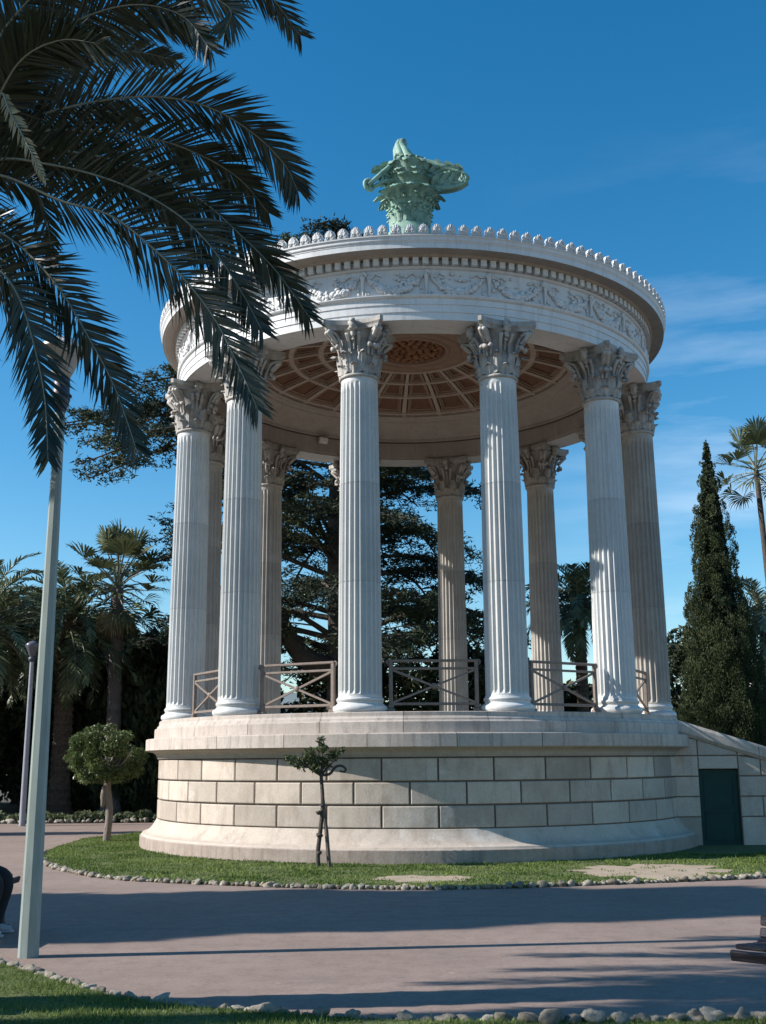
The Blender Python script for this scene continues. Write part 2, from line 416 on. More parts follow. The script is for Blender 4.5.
stones_along(bl + [.04, .04], .95, .052, 'grey rough stone edging the shaded foreground grass at left', 'stones edging the left foreground grass', hs=.8)
br = bed_edge[(bed_edge[:, 0] > .85) & (bed_edge[:, 0] < 3.0)]
stones_along(br - [0, .03], .95, .064, 'chunky pale stone in the foreground row at bottom right', 'chunky stones along the bottom right', .15)
stones_along(np.array([(-11.0, 31.15), (-8.0, 31.2), (-5.2, 31.5)]), 1.0, .085, 'small stone edging the shaded bed under the palms', 'stones edging the far planting bed')

# ------------------------------------------------------------------ rotunda
CX, CY = .665, 23.42
PH = R_(-12.95)
ROT = thing('rotunda', 'round white marble colonnade with twelve fluted columns on a stone podium and bronze finial', 'rotunda', (CX, CY, 0), PH)
# local angle 0 = front column; local +x is PH-rotated world
# -- podium
mb = MB()
lathe(mb, [(5.48, -.06), (5.52, -.05), (5.52, .225), (5.505, .24)], 144, False, .35)
mb.build('plinth', M['base_plinth'], ROT)
mb = MB()
lathe(mb, [(5.50, .238), (5.475, .25), (5.475, .272), (5.45, .275)] + [(5.45 - .235 * t ** .55, .275 + .24 * t) for t in np.linspace(0, 1, 10)] + [(5.212, .53), (5.19, .532)], 144, True, .6)
mb.build('base_moulding', M['limestone'], ROT)
zc = [.534, .897, 1.264, 1.639]
mb = MB()
lathe(mb, [(5.165, .5), (5.165, 1.66)], 144)
wallcore = mb.build('podium_wall', M['joint'], ROT)
mb = MB()
def block(a0, a1, z0, z1, tone, g=.015, b=.014, R0=5.165, R1=5.207):
    """one cut stone with chamfered arrises on the drum"""
    ga = g / R1; ba = b / R1; k = 5
    rows = []
    for (r, da, dz) in ((R0, ga, g), (R1 - .008, ga, g), (R1, ga + ba, g + b)):
        aa = np.linspace(a0 + da, a1 - da, k)
        bot = [(r * math.sin(a), -r * math.cos(a), z0 + dz) for a in aa]
        top = [(r * math.sin(a), -r * math.cos(a), z1 - dz) for a in aa[::-1]]
        rows.append(bot + top)
    V = np.array(rows).reshape(-1, 3); n = 2 * k
    mb.add(V, grid_faces(n, 3, True), tone)
    o = 2 * n
    mb.add(V[o:], [[i, i + 1, n - 2 - i, n - 1 - i] for i in range(k - 1)], tone)
for r in range(3):
    for i in range(36):
        a0 = R_((5 if r != 1 else 0) + 10 * i)
        mid = math.degrees(a0 + R_(5)) % 360
        block(a0, a0 + R_(10), zc[r], zc[r + 1], float(rng.beta(2, 2)))
mb.build('cut_stone_courses', M['limestone'], wallcore)
mb = MB()
lathe(mb, [(5.19, 1.645), (5.235, 1.65), (5.235, 1.672)] + [(5.25 + .17 * (1 - math.cos(t)), 1.675 + .11 * math.sin(t)) for t in np.linspace(0, PI / 2, 7)] + [(5.425, 1.80)], 144, False, .4)
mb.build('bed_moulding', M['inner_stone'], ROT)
def ring_blocks(prof, n, off, gap, lo=.25, hi=.8, sub=6):
    mb = MB()
    for i in range(n):
        a0 = 2 * PI * i / n + off; lathe(mb, prof, sub, False, float(rng.uniform(lo, hi)), a0 + gap, a0 + 2 * PI / n - gap)
    return mb
pr = [(5.30, 1.80), (5.455, 1.80), (5.47, 1.808), (5.47, 2.005), (5.462, 2.018), (5.30, 2.03)]
ring_blocks(pr, 24, R_(3), .0009).build('podium_cornice', M['plinth_stone'], ROT)
pr = [(5.28, 2.02), (5.31, 2.03), (5.31, 2.20), (5.30, 2.215), (5.27, 2.225), (5.26, 2.26), (5.235, 2.28), (5.225, 2.30), (5.225, 2.355), (5.215, 2.365), (4.9, 2.372)]
ring_blocks(pr, 24, R_(9), .0007).build('podium_step', M['plinth_stone'], ROT)
mb = MB(); lathe(mb, [(5.29, 1.9), (5.29, 2.015), (5.2, 2.2), (5.19, 2.34), (.01, 2.362)], 96); mb.build('floor_slab', M['limestone'], ROT)

# -- columns
ZF, ZN, ZA = 2.37, 8.19, 9.165
RC = 4.764
def shaft_mesh(mat='column_marble'):
    mb = MB(); nf = 24; per = 8; n = nf * per
    a = np.linspace(0, 2 * PI, n, endpoint=False); ph = (np.arange(n) % per) / per
    fl = np.where(ph < .18, 0, np.sin(np.clip((ph - .18) / .82, 0, 1) * PI)) ** .7
    z0, z1 = ZF + .258, ZN - .03
    def rad(t): return .366 - .041 * (t ** 1.6)
    zs = [0, .005, .009, .018]; zs += list(np.linspace(.08, .92, 12)); zs += [.955, .972, .985, 1]
    joints = (.345, .655)
    for j in joints: zs += [j - .0012, j - .0005, j + .0005, j + .0012]
    zs = sorted(zs)
    rows = []
    for t in zs:
        d = .037
        if t <= .0051 or t >= .985: d = 0
        elif t <= .0095 or t >= .972: d = .018
        r = rad(t) - d * fl
        if any(abs(t - j) < .0006 for j in joints): r = r - .006
        rows.append(np.stack([r * np.sin(a), -r * np.cos(a), np.full(n, z0 + t * (z1 - z0))], 1))
    V = np.concatenate(rows); F = grid_faces(n, len(zs), True)
    tt = np.repeat([(zs[i] + zs[i + 1]) / 2 for i in range(len(zs) - 1)], n)
    tone = np.where(tt < joints[0], .62, np.where(tt < joints[1], .38, .75))
    for j in joints: tone = np.where(np.abs(tt - j) < .0011, 0, tone)
    mb.add(V, F, tone)
    return mb.mesh('shaft', M[mat])
def base_mesh():
    mb = MB(); p = [(.40, 0), (.44, .003)]
    p += [(.418 + .040 * math.cos(t), .060 + .054 * math.sin(t)) for t in np.linspace(-1.3, 1.5, 9)]
    p += [(.408, .118), (.402, .132), (.385, .140), (.376, .158), (.386, .172), (.398, .178)]
    p += [(.372 + .028 * math.cos(t), .208 + .028 * math.sin(t)) for t in np.linspace(-1.3, 1.5, 8)]
    p += [(.378, .24), (.372, .250), (.368, .262)]
    lathe(mb, p, 48, True, .7); return mb.mesh('base', M['column_marble'])
def capital_mesh():
    mb = MB(); H = ZA - ZN
    # astragal and bell
    lathe(mb, [(.30, -.045), (.345, -.04), (.362, -.02), (.362, .0), (.345, .022), (.325, .03)], 40, True, .6)
    bell = lambda z: .318 + .02 * (z / .82) + .13 * max(0, (z - .55) / .27) ** 2
    lathe(mb, [(bell(z), z) for z in np.linspace(.02, .82, 12)], 40, True, .3)
    def leaf(a, z0, z1, w, curl, tone, r0=.012):
        n, m = 9, 11; V = []
        for j in range(m):
            t = j / (m - 1)
            if t < .78:
                z = z0 + (z1 - z0) * (t / .78); r = bell(max(z, .02)) + r0 + .045 * (t / .78) ** 2
            else:
                u = (t - .78) / .22 * 2.5
                r = bell(z1) + r0 + .045 + curl * (1 - math.cos(u)) * .62; z = z1 + curl * .55 * math.sin(u) - curl * .22 * u
            ww = w * (math.sin(PI * min(.92, .28 + .62 * t)) ** .6) * (1 + .16 * math.sin(j * 2.6))
            for i in range(n):
                s = (i / (n - 1) * 2 - 1)
                rr = r + .028 * (1 - abs(s)) ** 1.2 - .020 * s * s + .014 * math.cos(s * 9)
                ang = a + s * ww / max(r, .3)
                V.append((rr * math.sin(ang), -rr * math.cos(ang), z - .02 * abs(s)))
        mb.add(np.array(V), grid_faces(n, m), tone, True)
    for i in range(8): leaf(i * PI / 4, .03, .20, .115, .035, .6)
    for i in range(8): leaf((i + .5) * PI / 4, .05, .40, .095, .085, .55, .02)
    # volutes
    def spiral(a, rc, zc_, r0, turns, tilt, wdt, stalk):
        t = np.linspace(0, 1, 40); th = PI * .5 + 2 * PI * turns * t; rr = r0 * (1 - .78 * t)
        q = np.stack([rc - rr * np.cos(th + PI * .5) * 1.0, np.zeros(40), zc_ + rr * np.sin(th)], 1)
        st = np.array(stalk); q = np.concatenate([smooth_curve(np.concatenate([st, q[:1]]), 10)[:-1], q])
        c, s = math.sin(a), -math.cos(a)
        Q = np.stack([q[:, 0] * c, q[:, 0] * s, q[:, 2]], 1)
        side = np.array([math.cos(a), math.sin(a), 0])
        rad = np.concatenate([np.linspace(.018, .03, 9), np.linspace(.034, .016, 40)])
        for k in (-1, 1): tube(mb, Q + side * k * tilt, rad * wdt, 6, .75, True, True)
        blob(mb, Q[-1], (.035, .035, .035), 3, 8, 5, .1, .8)
    for i in range(4):
        a = PI / 4 + i * PI / 2
        spiral(a, .555, .665, .11, 1.35, .035, 1.25, [(.36, 0, .36), (.40, 0, .55), (.50, 0, .74)])
        for k in (-1, 1):
            spiral(a + k * .56, .43, .66, .06, 1.2, .012, .7, [(.36, 0, .40), (.38, 0, .55)])
            rr = .50; aa = a + k * .16
            blob(mb, (rr * math.sin(aa), -rr * math.cos(aa), .50), (.045, .045, .045), 11 + i, 8, 5, .4, .6)
        # knobs of leaf tips
        blob(mb, (.53 * math.sin(a), -.53 * math.cos(a), .47), (.055, .055, .045), 5 + i, 8, 5, .4, .7)
    # abacus with concave sides and sharp horns
    pts = []
    c = .755
    for i in range(4):
        a0 = PI / 4 + i * PI / 2; a1 = a0 + PI / 2
        p0 = np.array([c * math.sin(a0 + .045), -c * math.cos(a0 + .045)]); p1 = np.array([c * math.sin(a1 - .045), -c * math.cos(a1 - .045)])
        nrm = -(p0 + p1) / np.linalg.norm(p0 + p1)
        for t in np.linspace(0, 1, 11): pts.append(p0 + (p1 - p0) * t + nrm * .125 * 4 * t * (1 - t))
    pts = np.array(pts); n = len(pts); rows = []
    for k, z in ((.90, .80), (.93, .845), (.955, .86), (1.0, .885), (1.0, H - .003)): rows.append(np.c_[pts * k, np.full(n, z)])
    V = np.concatenate(rows); mb.add(V, grid_faces(n, 5, True), .45)
    mb.add(V[:n][::-1], [list(range(n))], .45); mb.add(V[-n:], [list(range(n))], .45)
    for i in range(4):   # fleuron in the middle of each side
        a = i * PI / 2
        for k, (dr, z, s) in enumerate(((.47, .80, .07), (.49, .87, .075), (.49, .94, .05), (.45, .71, .05), (.43, .62, .035))):
            blob(mb, (dr * math.sin(a), -dr * math.cos(a), z), (s, s, s * 1.05), 30 + i * 5 + k, 9, 6, .55, .7)
        tube(mb, [(.36 * math.sin(a), -.36 * math.cos(a), .45), (.41 * math.sin(a), -.41 * math.cos(a), .75)], .02, 6, .5)
    return mb.mesh('capital', M['capital_stone'])
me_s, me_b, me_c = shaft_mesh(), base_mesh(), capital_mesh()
me_shade = shaft_mesh('shaded_marble')
for k in range(12):
    a = R_(30 * k)
    col = link_mesh('column', me_shade if 3 <= k <= 9 else me_s, ROT, (RC * math.sin(a), -RC * math.cos(a), 0), (0, 0, a))
    link_mesh('column_base', me_b, col, (0, 0, ZF))
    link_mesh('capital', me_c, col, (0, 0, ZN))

# -- railings between the columns (gap at the stair)
def railing(a):
    root = bpy.data.objects.new('railing', None); COL.objects.link(root); root.parent = ROT
    r = RC * math.cos(R_(15)) + .02
    root.location = (r * math.sin(a), -r * math.cos(a), ZF); root.rotation_euler = (0, 0, a)
    W = .72
    for s in (-1, 1):
        mb = MB(); box(mb, (s * W, 0, .43), (.062, .062, .82), None, .5, .006)
        box(mb, (s * W, 0, .035), (.13, .11, .07), None, .5, .012); box(mb, (s * W, 0, .10), (.095, .085, .06), None, .5, .012)
        mb.build('post', M['rail_iron'], root)
    mb = MB()
    bar(mb, (-W - .03, 0, .855), (W + .03, 0, .855), .07, .042, .5, .008)
    for s in (-1, 1):
        t = np.linspace(0, 1.35 * 2 * PI, 22); rr = .045 * (1 - .6 * t / t[-1])
        tube(mb, np.stack([s * (W + .03 + rr * np.sin(t) * 1.0), 0 * t, .83 + rr * np.cos(t)], 1), .014, 6)
    mb.build('handrail', M['rail_iron'], root)
    mb = MB()
    bar(mb, (-W, 0, .725), (W, 0, .725), .035, .04, .5, .006); bar(mb, (-W, 0, .14), (W, 0, .14), .04, .045, .5, .006)
    mb.build('rail', M['rail_iron'], root)
    mb = MB()
    bar(mb, (-W + .02, .004, .16), (W - .02, .004, .705), .034, .034); bar(mb, (-W + .02, -.004, .705), (W - .02, -.004, .16), .034, .034)
    mb.build('cross_brace', M['rail_iron'], root)
    mb = MB()
    V = [(0, -.045)]; lathe(mb, [(.001, -.035), (.03, -.035), (.05, -.02), (.055, 0), (.05, .02), (.03, .035), (.001, .035)], 14, True)
    v = mb.v[0]; mb.v[0] = np.stack([v[:, 0], v[:, 2], v[:, 1] + .432], 1)
    mb.build('rosette', M['rail_iron'], root)
for k in range(12):
    if 3 <= k <= 8: continue
    railing(R_(30 * k + 15))

# -- entablature
mb = MB()
lathe(mb, [(4.38, ZA), (5.035, ZA), (5.035, 9.305), (5.05, 9.308), (5.05, 9.445), (5.065, 9.448), (5.065, 9.555), (5.08, 9.56), (5.10, 9.575), (5.115, 9.60), (5.115, 9.615), (5.035, 9.62)], 192, False, .6)
ent = mb.build('entablature', M['marble'], ROT)
mb = MB(); lathe(mb, [(5.035, 9.615), (5.03, 9.63), (5.03, 10.11), (5.06, 10.125), (5.075, 10.14), (5.075, 10.165), (5.035, 10.168), (5.035, 10.30)], 192, False, .5); mb.build('frieze', M['marble'], ent)
mb = MB()
nd_ = 184
for i in range(nd_):
    a0 = 2 * PI * i / nd_; w = 2 * PI / nd_ * .60
    pr = np.array([(5.03, 10.172), (5.165, 10.172), (5.165, 10.295), (5.03, 10.295)])
    V = [];
    for a in (a0, a0 + w):
        V += [(r * math.sin(a), -r * math.cos(a), z) for r, z in pr]
    mb.add(np.array(V), [[0, 4, 5, 1], [1, 5, 6, 2], [2, 6, 7, 3], [0, 1, 2, 3], [7, 6, 5, 4]], .55)
o = mb.build('dentil_course', M['marble'], ent); o['kind'] = 'stuff'
mb = MB()
lathe(mb, [(5.03, 10.298), (5.175, 10.298), (5.195, 10.31), (5.205, 10.33), (5.22, 10.338)], 192, False, .5)
lathe(mb, [(5.21, 10.338), (5.40, 10.345), (5.405, 10.335), (5.445, 10.335)], 192, False, .25)
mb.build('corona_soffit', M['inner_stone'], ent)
mb = MB()
lathe(mb, [(5.40, 10.337), (5.448, 10.336), (5.448, 10.435), (5.456, 10.44), (5.456, 10.455)] + [(5.458 + .034 * t + .008 * math.sin(2 * PI * t), 10.458 + .09 * t) for t in np.linspace(0, 1, 7)] + [(5.497, 10.552), (5.497, 10.572), (5.30, 10.59)], 192, False, .55)
mb.build('cornice', M['marble'], ent)
# carved garlands
def garland_mesh(seed):
    g = np.random.default_rng(seed); mb = MB(); R0 = 5.035; span = 2 * PI / 28
    def pt(u, z, d): return np.array([(R0 + d) * math.sin(u * span), -(R0 + d) * math.cos(u * span), z])
    n = 26
    for i in range(n + 1):
        u = -.42 + .84 * i / n; sag = 4 * (u / .84) ** 2
        z = 9.70 + .26 * sag; k = .024 + .042 * (1 - sag) ** .8
        for j in range(3):
            du, dz = g.normal(0, .012), g.normal(0, k * .55)
            blob(mb, pt(u + du, z + dz, .004 + k * .3), np.array([1, .9, 1]) * (k * g.uniform(.45, .8) + .008), int(g.integers(1e6)), 7, 5, .5, float(g.uniform(.3, .9)))
    for i in range(14):      # leafy sprays and ribbons above the swag
        u = g.uniform(-.34, .34); z = g.uniform(9.84, 10.04)
        blob(mb, pt(u, z, .012), (g.uniform(.015, .05), .02, g.uniform(.012, .035)), int(g.integers(1e6)), 7, 5, .6, float(g.uniform(.3, .8)))
    for s in (-1, 1):
        q = [pt(s * (.5 - .02), 10.02, .02), pt(s * .36, 9.97 + g.uniform(-.03, .03), .03), pt(s * .30, 10.04, .02), pt(s * .2, 9.98, .02)]
        tube(mb, smooth_curve(q, 12), .014, 5)
    # torch between swags
    tube(mb, [pt(.5, 9.66, .015), pt(.5, 9.75, .03), pt(.5, 9.9, .04), pt(.5, 9.98, .05)], [.012, .02, .03, .045], 8, .6)
    for i in range(6): blob(mb, pt(.5 + g.normal(0, .025), 10.0 + g.uniform(-.01, .08), .03), (.03, .03, .04), int(g.integers(1e6)), 7, 5, .5, .7)
    for i in range(5): blob(mb, pt(.5 + g.choice((-1, 1)) * g.uniform(.04, .1), g.uniform(9.66, 9.8), .01), (.025, .02, .035), int(g.integers(1e6)), 7, 5, .6, .6)
    return mb.mesh('garland', M['marble'])
gm = [garland_mesh(s) for s in range(3)]
off = R_(12.95 + 1.5) - PI / 28
for i in range(28):
    link_mesh('garland', gm[i % 3], ent, (0, 0, 0), (0, 0, off + 2 * PI * i / 28))
# antefixes
mb = MB()
def antefix():
    mb = MB(); out = []
    for t in np.linspace(0, 1, 15):
        w = .088 * (math.sin(PI * (.16 + .84 * t)) ** .55) * (1.05 if t < .75 else 1.0); out.append((w, .03 + .155 * t))
    left = [(-w, z) for w, z in out]; rt = [(w, z) for w, z in out[::-1]]
    ol = np.array([(-.098, 0), (-.098, .035)] + left + rt[1:] + [(.098, .035), (.098, 0)]); n = len(ol)
    F = np.c_[ol[:, 0], np.full(n, -.03), ol[:, 1]]; B = np.c_[ol[:, 0], np.full(n, .03), ol[:, 1]]
    k = np.arange(n); mb.add(np.concatenate([F, B]), np.stack([k, (k + 1) % n, (k + 1) % n + n, k + n], 1), .6)
    mb.add(F, [list(range(n))], .3); mb.add(B[::-1], [list(range(n))], .5)
    for i in range(7):   # palmette lobes
        a = (i - 3) * .42; L = .07 + .06 * math.cos(a)
        tube(mb, [(0, -.034, .05), (math.sin(a) * L * .62, -.045, .05 + math.cos(a) * L * .62), (math.sin(a) * L * .66, -.038, .055 + math.cos(a) * L)], [.006, .013, .006], 5, .9)
    for s in (-1, 1):
        t = np.linspace(0, 2 * PI, 10); tube(mb, np.stack([s * .052 + .022 * np.cos(t), 0 * t - .036, .04 + .022 * np.sin(t)], 1), .009, 5, .9)
    return mb.mesh('antefix', M['marble'])
am = antefix(); NA = 144
rest = MB()
av = np.empty(len(am.vertices) * 3); am.vertices.foreach_get('co', av); av = av.reshape(-1, 3)
apoly = [list(p.vertices) for p in am.polygons]
for i in range(NA):
    a = 2 * PI * (i + .5) / NA
    ang = (a + PH + PI) % (2 * PI) - PI
    if abs(ang) < R_(124): link_mesh('antefix', am, ent, (5.455 * math.sin(a), -5.455 * math.cos(a), 10.585), (0, 0, a))
    else:
        c, s = math.cos(a), math.sin(a)
        V = np.stack([av[:, 0] * c - (av[:, 1] - 5.455) * s, av[:, 0] * s + (av[:, 1] - 5.455) * c, av[:, 2] + 10.585], 1)
        first = True
        for p in apoly:
            rest.add(V[p], [list(range(len(p)))], .5)
o = rest.build('antefix_row', M['marble'], ent); o['kind'] = 'stuff'
# inner beam face, ceiling
mb = MB()
lathe(mb, [(4.38, ZA + .0), (4.38, 9.22), (4.36, 9.225), (4.36, 9.60)], 144, False, .5)
lathe(mb, [(4.335, 9.63), (4.30, 9.64), (4.30, 9.70), (4.26, 9.74), (4.20, 9.76), (3.72, 9.93), (3.68, 9.94), (3.66, 9.98), (3.60, 10.0), (3.56, 10.04), (3.50, 10.05)], 144, False, .5)
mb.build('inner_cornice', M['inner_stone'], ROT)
mb = MB(); lathe(mb, [(4.36, 9.598), (4.39, 9.60), (4.39, 9.632), (4.335, 9.632)], 144); mb.build('inner_groove', M['joint'], ROT)
dz = lambda r: 10.57 - .50 * (r / 3.5) ** 2
mb = MB()
lathe(mb, [(r, dz(r) + .10) for r in np.linspace(3.52, 1.25, 12)], 144, True, .4)
dome = mb.build('ceiling', M['terracotta'], ROT)
rows = [3.42, 2.68, 2.02, 1.45]
ribs = MB(); frames = MB(); cells = MB()
NS = 24
for i in range(NS):
    a = 2 * PI * i / NS
    rr = np.linspace(3.54, 1.36, 12)
    w = .052 * (.45 + .55 * rr / 3.5)
    L = np.stack([rr * math.sin(a) - w * math.cos(a), -rr * math.cos(a) - w * math.sin(a)], 1)
    Rr = np.stack([rr * math.sin(a) + w * math.cos(a), -rr * math.cos(a) + w * math.sin(a)], 1)
    z = dz(rr)
    V = np.concatenate([np.c_[L, z + .11], np.c_[L, z], np.c_[Rr, z], np.c_[Rr, z + .11]]); n = 12
    f = []
    for q in range(3):
        for j in range(n - 1): f.append([q * n + j, q * n + j + 1, (q + 1) * n + j + 1, (q + 1) * n + j])
    ribs.add(V, f, .5)
    for q in range(3):   # stepped coffer frame and recessed panel
        r1, r0 = rows[q], rows[q + 1]; wa = 2 * PI / NS
        for (ins, dep, hgt, tgt) in ((.075, .045, .06, frames),):
            k = 6
            def loop(inset, z_off):
                out = []
                for r, sgn in ((r1 - inset, 1), (r0 + inset, -1)):
                    h = inset / r + .05 * (.45 + .55 * r / 3.5) / r
                    aa = np.linspace(a + h, a + wa - h, k)[::sgn]
                    out += [(r * math.sin(x), -r * math.cos(x), dz(r) + z_off) for x in aa]
                return np.array(out)
            n2 = 2 * k
            tgt.add(np.concatenate([loop(.04, .09), loop(.04, .03), loop(.085, .03), loop(.085, .06), loop(.125, .06), loop(.125, .105)]), grid_faces(n2, 6, True), .45)
for r in rows + [3.54]:
    ww = .055 if r != 3.54 else .03
    lathe(ribs, [(r + ww, dz(r) + .11), (r + ww, dz(r) + .002), (r - ww, dz(r) + .002), (r - ww, dz(r) + .11)], 144, False, .5)
ribs.build('coffer_ribs', M['rib_stone'], dome)
frames.build('coffer_frames', M['coffer_frame'], dome)
mb = MB()
lathe(mb, [(1.42, 10.53), (1.36, 10.47), (1.24, 10.45), (1.22, 10.47), (1.12, 10.48), (1.08, 10.45), (.98, 10.44), (.95, 10.47), (.86, 10.48), (.83, 10.45), (.76, 10.45), (.74, 10.52)], 96, False, .5)
mb.build('ring_moulding', M['coffer_frame'], dome)
mb = MB(); lathe(mb, [(.78, 10.52), (.4, 10.53), (.01, 10.53)], 48)
g = np.random.default_rng(4)
for ringr, cnt, s in ((.66, 26, .06), (.52, 18, .075), (.36, 12, .085), (.2, 8, .07), (.0, 1, .1)):
    for i in range(cnt):
        a = 2 * PI * i / cnt + ringr * 7
        blob(mb, (ringr * math.sin(a), -ringr * math.cos(a), 10.50), (s, s, s * .8), int(g.integers(1e6)), 8, 6, .5, float(g.uniform(.2, .9)))
mb.build('ceiling_rosette', M['rosette_terracotta'], dome)
# small floodlight fixed to the inner beam
aL = math.atan2(-1.64 - CX, -(27.3 - CY)) - PH
fl = MB(); box(fl, (0, 0, -.06), (.24, .12, .16), None, .5, .015); box(fl, (0, .08, 0), (.05, .12, .05))
fo = fl.build('floodlight', M['lamp_cap'], ROT, (4.22 * math.sin(aL), -4.22 * math.cos(aL), 9.56)); fo.rotation_euler = (.4, 0, aL + PI)
# roof
mb = MB(); lathe(mb, [(5.42, 10.575), (5.33, 10.60), (5.28, 10.66), (3.5, 11.45), (1.2, 12.55), (.75, 12.80), (.6, 13.05), (.55, 13.1)], 96, False); mb.build('roof', M['roof_metal'], ROT)

# -- finial, verdigris bronze
fin = MB()
lathe(fin, [(.60, 12.9), (.58, 13.2), (.50, 13.3), (.44, 13.45), (.40, 13.62), (.42, 13.66), (.40, 13.70), (.43, 13.82), (.49, 13.98), (.52, 14.02), (.50, 14.05), (.55, 14.15), (.60, 14.22), (.40, 14.28), (.40, 14.5), (.46, 14.75), (.30, 14.95), (.16, 15.1), (.02, 15.15)], 32, True, .5)
def fin_leaf(a, r0, z0, r1, z1, w, tone, drop=.08):
    n, m = 7, 8; V = []
    for j in range(m):
        t = j / (m - 1); r = r0 + (r1 - r0) * t ** 1.6; z = z0 + (z1 - z0) * math.sin(min(t, .85) / .85 * PI / 2) - (drop * (max(0, t - .75) / .25) ** 1.5)
        ww = w * math.sin(PI * (.25 + .7 * t)) ** .6 * (1 + .2 * (j % 2))
        for i in range(n):
            s = i / (n - 1) * 2 - 1; ang = a + s * ww / max(r, .3); rr = r + .035 * (1 - abs(s)) + .015 * math.cos(s * 8)
            V.append((rr * math.sin(ang), -rr * math.cos(ang), z))
    fin.add(np.array(V), grid_faces(n, m), tone, True)
for i in range(16): fin_leaf(2 * PI * (i + .5) / 16, .43, 13.45, .50, 13.70, .08, .4, .04)
for i in range(14): fin_leaf(2 * PI * i / 14, .42, 13.66, .52, 13.88, .10, .6, .05)
for i in range(12): fin_leaf(2 * PI * (i + .5) / 12, .45, 13.84, .66, 14.10, .14, .5, .07)
for i in range(12): fin_leaf(2 * PI * i / 12, .50, 14.04, .80, 14.24, .17, .7, .10)
for i in range(9): fin_leaf(2 * PI * (i + .3) / 9, .42, 14.3, .62, 14.72, .16, .45, .09)
for i in range(9): fin_leaf(2 * PI * (i + .8) / 9, .40, 14.45, .62, 14.96, .17, .6, .12)
for i in range(11): fin_leaf(2 * PI * (i + .4) / 11, .40, 14.25, .66, 14.58, .14, .3, .10)
for i in range(7): fin_leaf(2 * PI * (i + .1) / 7, .24, 14.7, .36, 15.16, .13, .4, .08)
for i in range(26):
    a = 2 * PI * i / 26
    for z, r in ((13.80, .475), (14.00, .555)): blob(fin, (r * math.sin(a), -r * math.cos(a), z), (.035, .035, .035), i, 6, 4, .1, .8)
fo = fin.build('finial', M['verdigris'], ROT); fo.rotation_euler = (0, 0, -PH)
def coil(mb, c, r, ax, turns, th, a0=0, hand=1, tone=.6):
    """a scroll in the vertical plane through direction ax"""
    t = np.linspace(0, 1, 26); an = a0 + hand * 2 * PI * turns * t; k = r * (1 - .72 * t); ax = unit(np.array([*ax, 0.]))
    tube(mb, np.array(c) + (np.cos(an) * k)[:, None] * ax + (np.sin(an) * k)[:, None] * np.array([0, 0, 1]), np.linspace(th, th * .55, 26), 7, tone)
    blob(mb, c, (th * .9,) * 3, 3, 7, 5, .1, .8)
def arm_leaf(mb, p0, p1, w, seed, tone=.5):
    """a lobed leaf laid over the arm, curling outward at its tip"""
    p0 = np.array(p0); p1 = np.array(p1); T = p1 - p0; L = np.linalg.norm(T); T = T / L; S = unit(np.cross(T, [.2, .9, .3])); N = np.cross(S, T); V = []
    for j in range(8):
        t = j / 7; ww = w * math.sin(PI * (.22 + .74 * t)) ** .7 * (1 + .25 * (j % 2))
        for i in range(7):
            q = i / 6 * 2 - 1; V.append(p0 + T * L * t + S * q * ww + N * (.05 * (1 - abs(q)) + .10 * t * t * L) + [0, 0, .03 * math.cos(q * 7)])
    mb.add(np.array(V), grid_faces(7, 8), tone, True)
# arms: coordinates relative to the rotunda axis, world orientation
mb = MB(); ax = (.98, -.2)
def ar(x, z, o=0): return (x * .98 + o * .2, -x * .2 + o * .98, z)
for o in (-.09, .09):
    tube(mb, smooth_curve([ar(.15, 15.06, o), ar(.5, 15.0, o), ar(.9, 14.82, o * .8), ar(1.22, 14.68, o * .6), ar(1.36, 14.55, o * .5)], 16), np.linspace(.08, .05, 16), 7, .6)
    tube(mb, smooth_curve([ar(.2, 14.42, o), ar(.5, 14.38, o), ar(.85, 14.33, o * .8), ar(1.15, 14.36, o * .6), ar(1.34, 14.46, o * .5)], 16), np.linspace(.07, .05, 16), 7, .5)
    for x, z, r, h in ((.52, 14.64, .20, 1), (.84, 14.58, .17, -1), (1.10, 14.53, .13, 1), (1.27, 14.52, .09, -1)): coil(mb, ar(x, z, o * .8), r, ax, 1.3, .045, 2.0 * h, h, .5)
V = []; kk = 16
for o in (-.085, .085):
    for t in np.linspace(0, 1, kk): V.append(ar(.2 + 1.1 * t, 15.03 - .16 * t - .24 * t ** 2.2, o))
    for t in np.linspace(1, 0, kk): V.append(ar(.2 + 1.1 * t, 14.42 - .10 * math.sin(PI * t * .8) + .06 * t, o))
V = np.array(V); q = 2 * kk; k_ = np.arange(q)
mb.add(V, np.stack([k_, (k_ + 1) % q, (k_ + 1) % q + q, k_ + q], 1), .2); mb.add(V[:q], [[i, i + 1, q - 2 - i, q - 1 - i] for i in range(kk - 1)], .2); mb.add(V[q:], [[i, i + 1, q - 2 - i, q - 1 - i] for i in range(kk - 1)], .2)
for x, z, q in ((.3, 14.95, 1), (.55, 14.95, 2), (.8, 14.87, 3), (1.02, 14.78, 4)): arm_leaf(mb, ar(x, z, -.05), ar(x + .22, z - .02, -.10), .10, q, .5)
for x in (.35, .58, .80, 1.0): arm_leaf(mb, ar(x, 14.40, -.10), ar(x + .22, 14.66, -.17), .11, 3, .7); arm_leaf(mb, ar(x - .05, 14.70, -.10), ar(x + .16, 14.96 - .22 * x, -.16), .10, 3, .5)
mb.build('scroll_arm', M['verdigris'], fo)
mb = MB(); ax = (-.85, -.5)
def al(x, z, o=0): return (-.86 * x - o * .5, -.5 * x + o * .86, z)
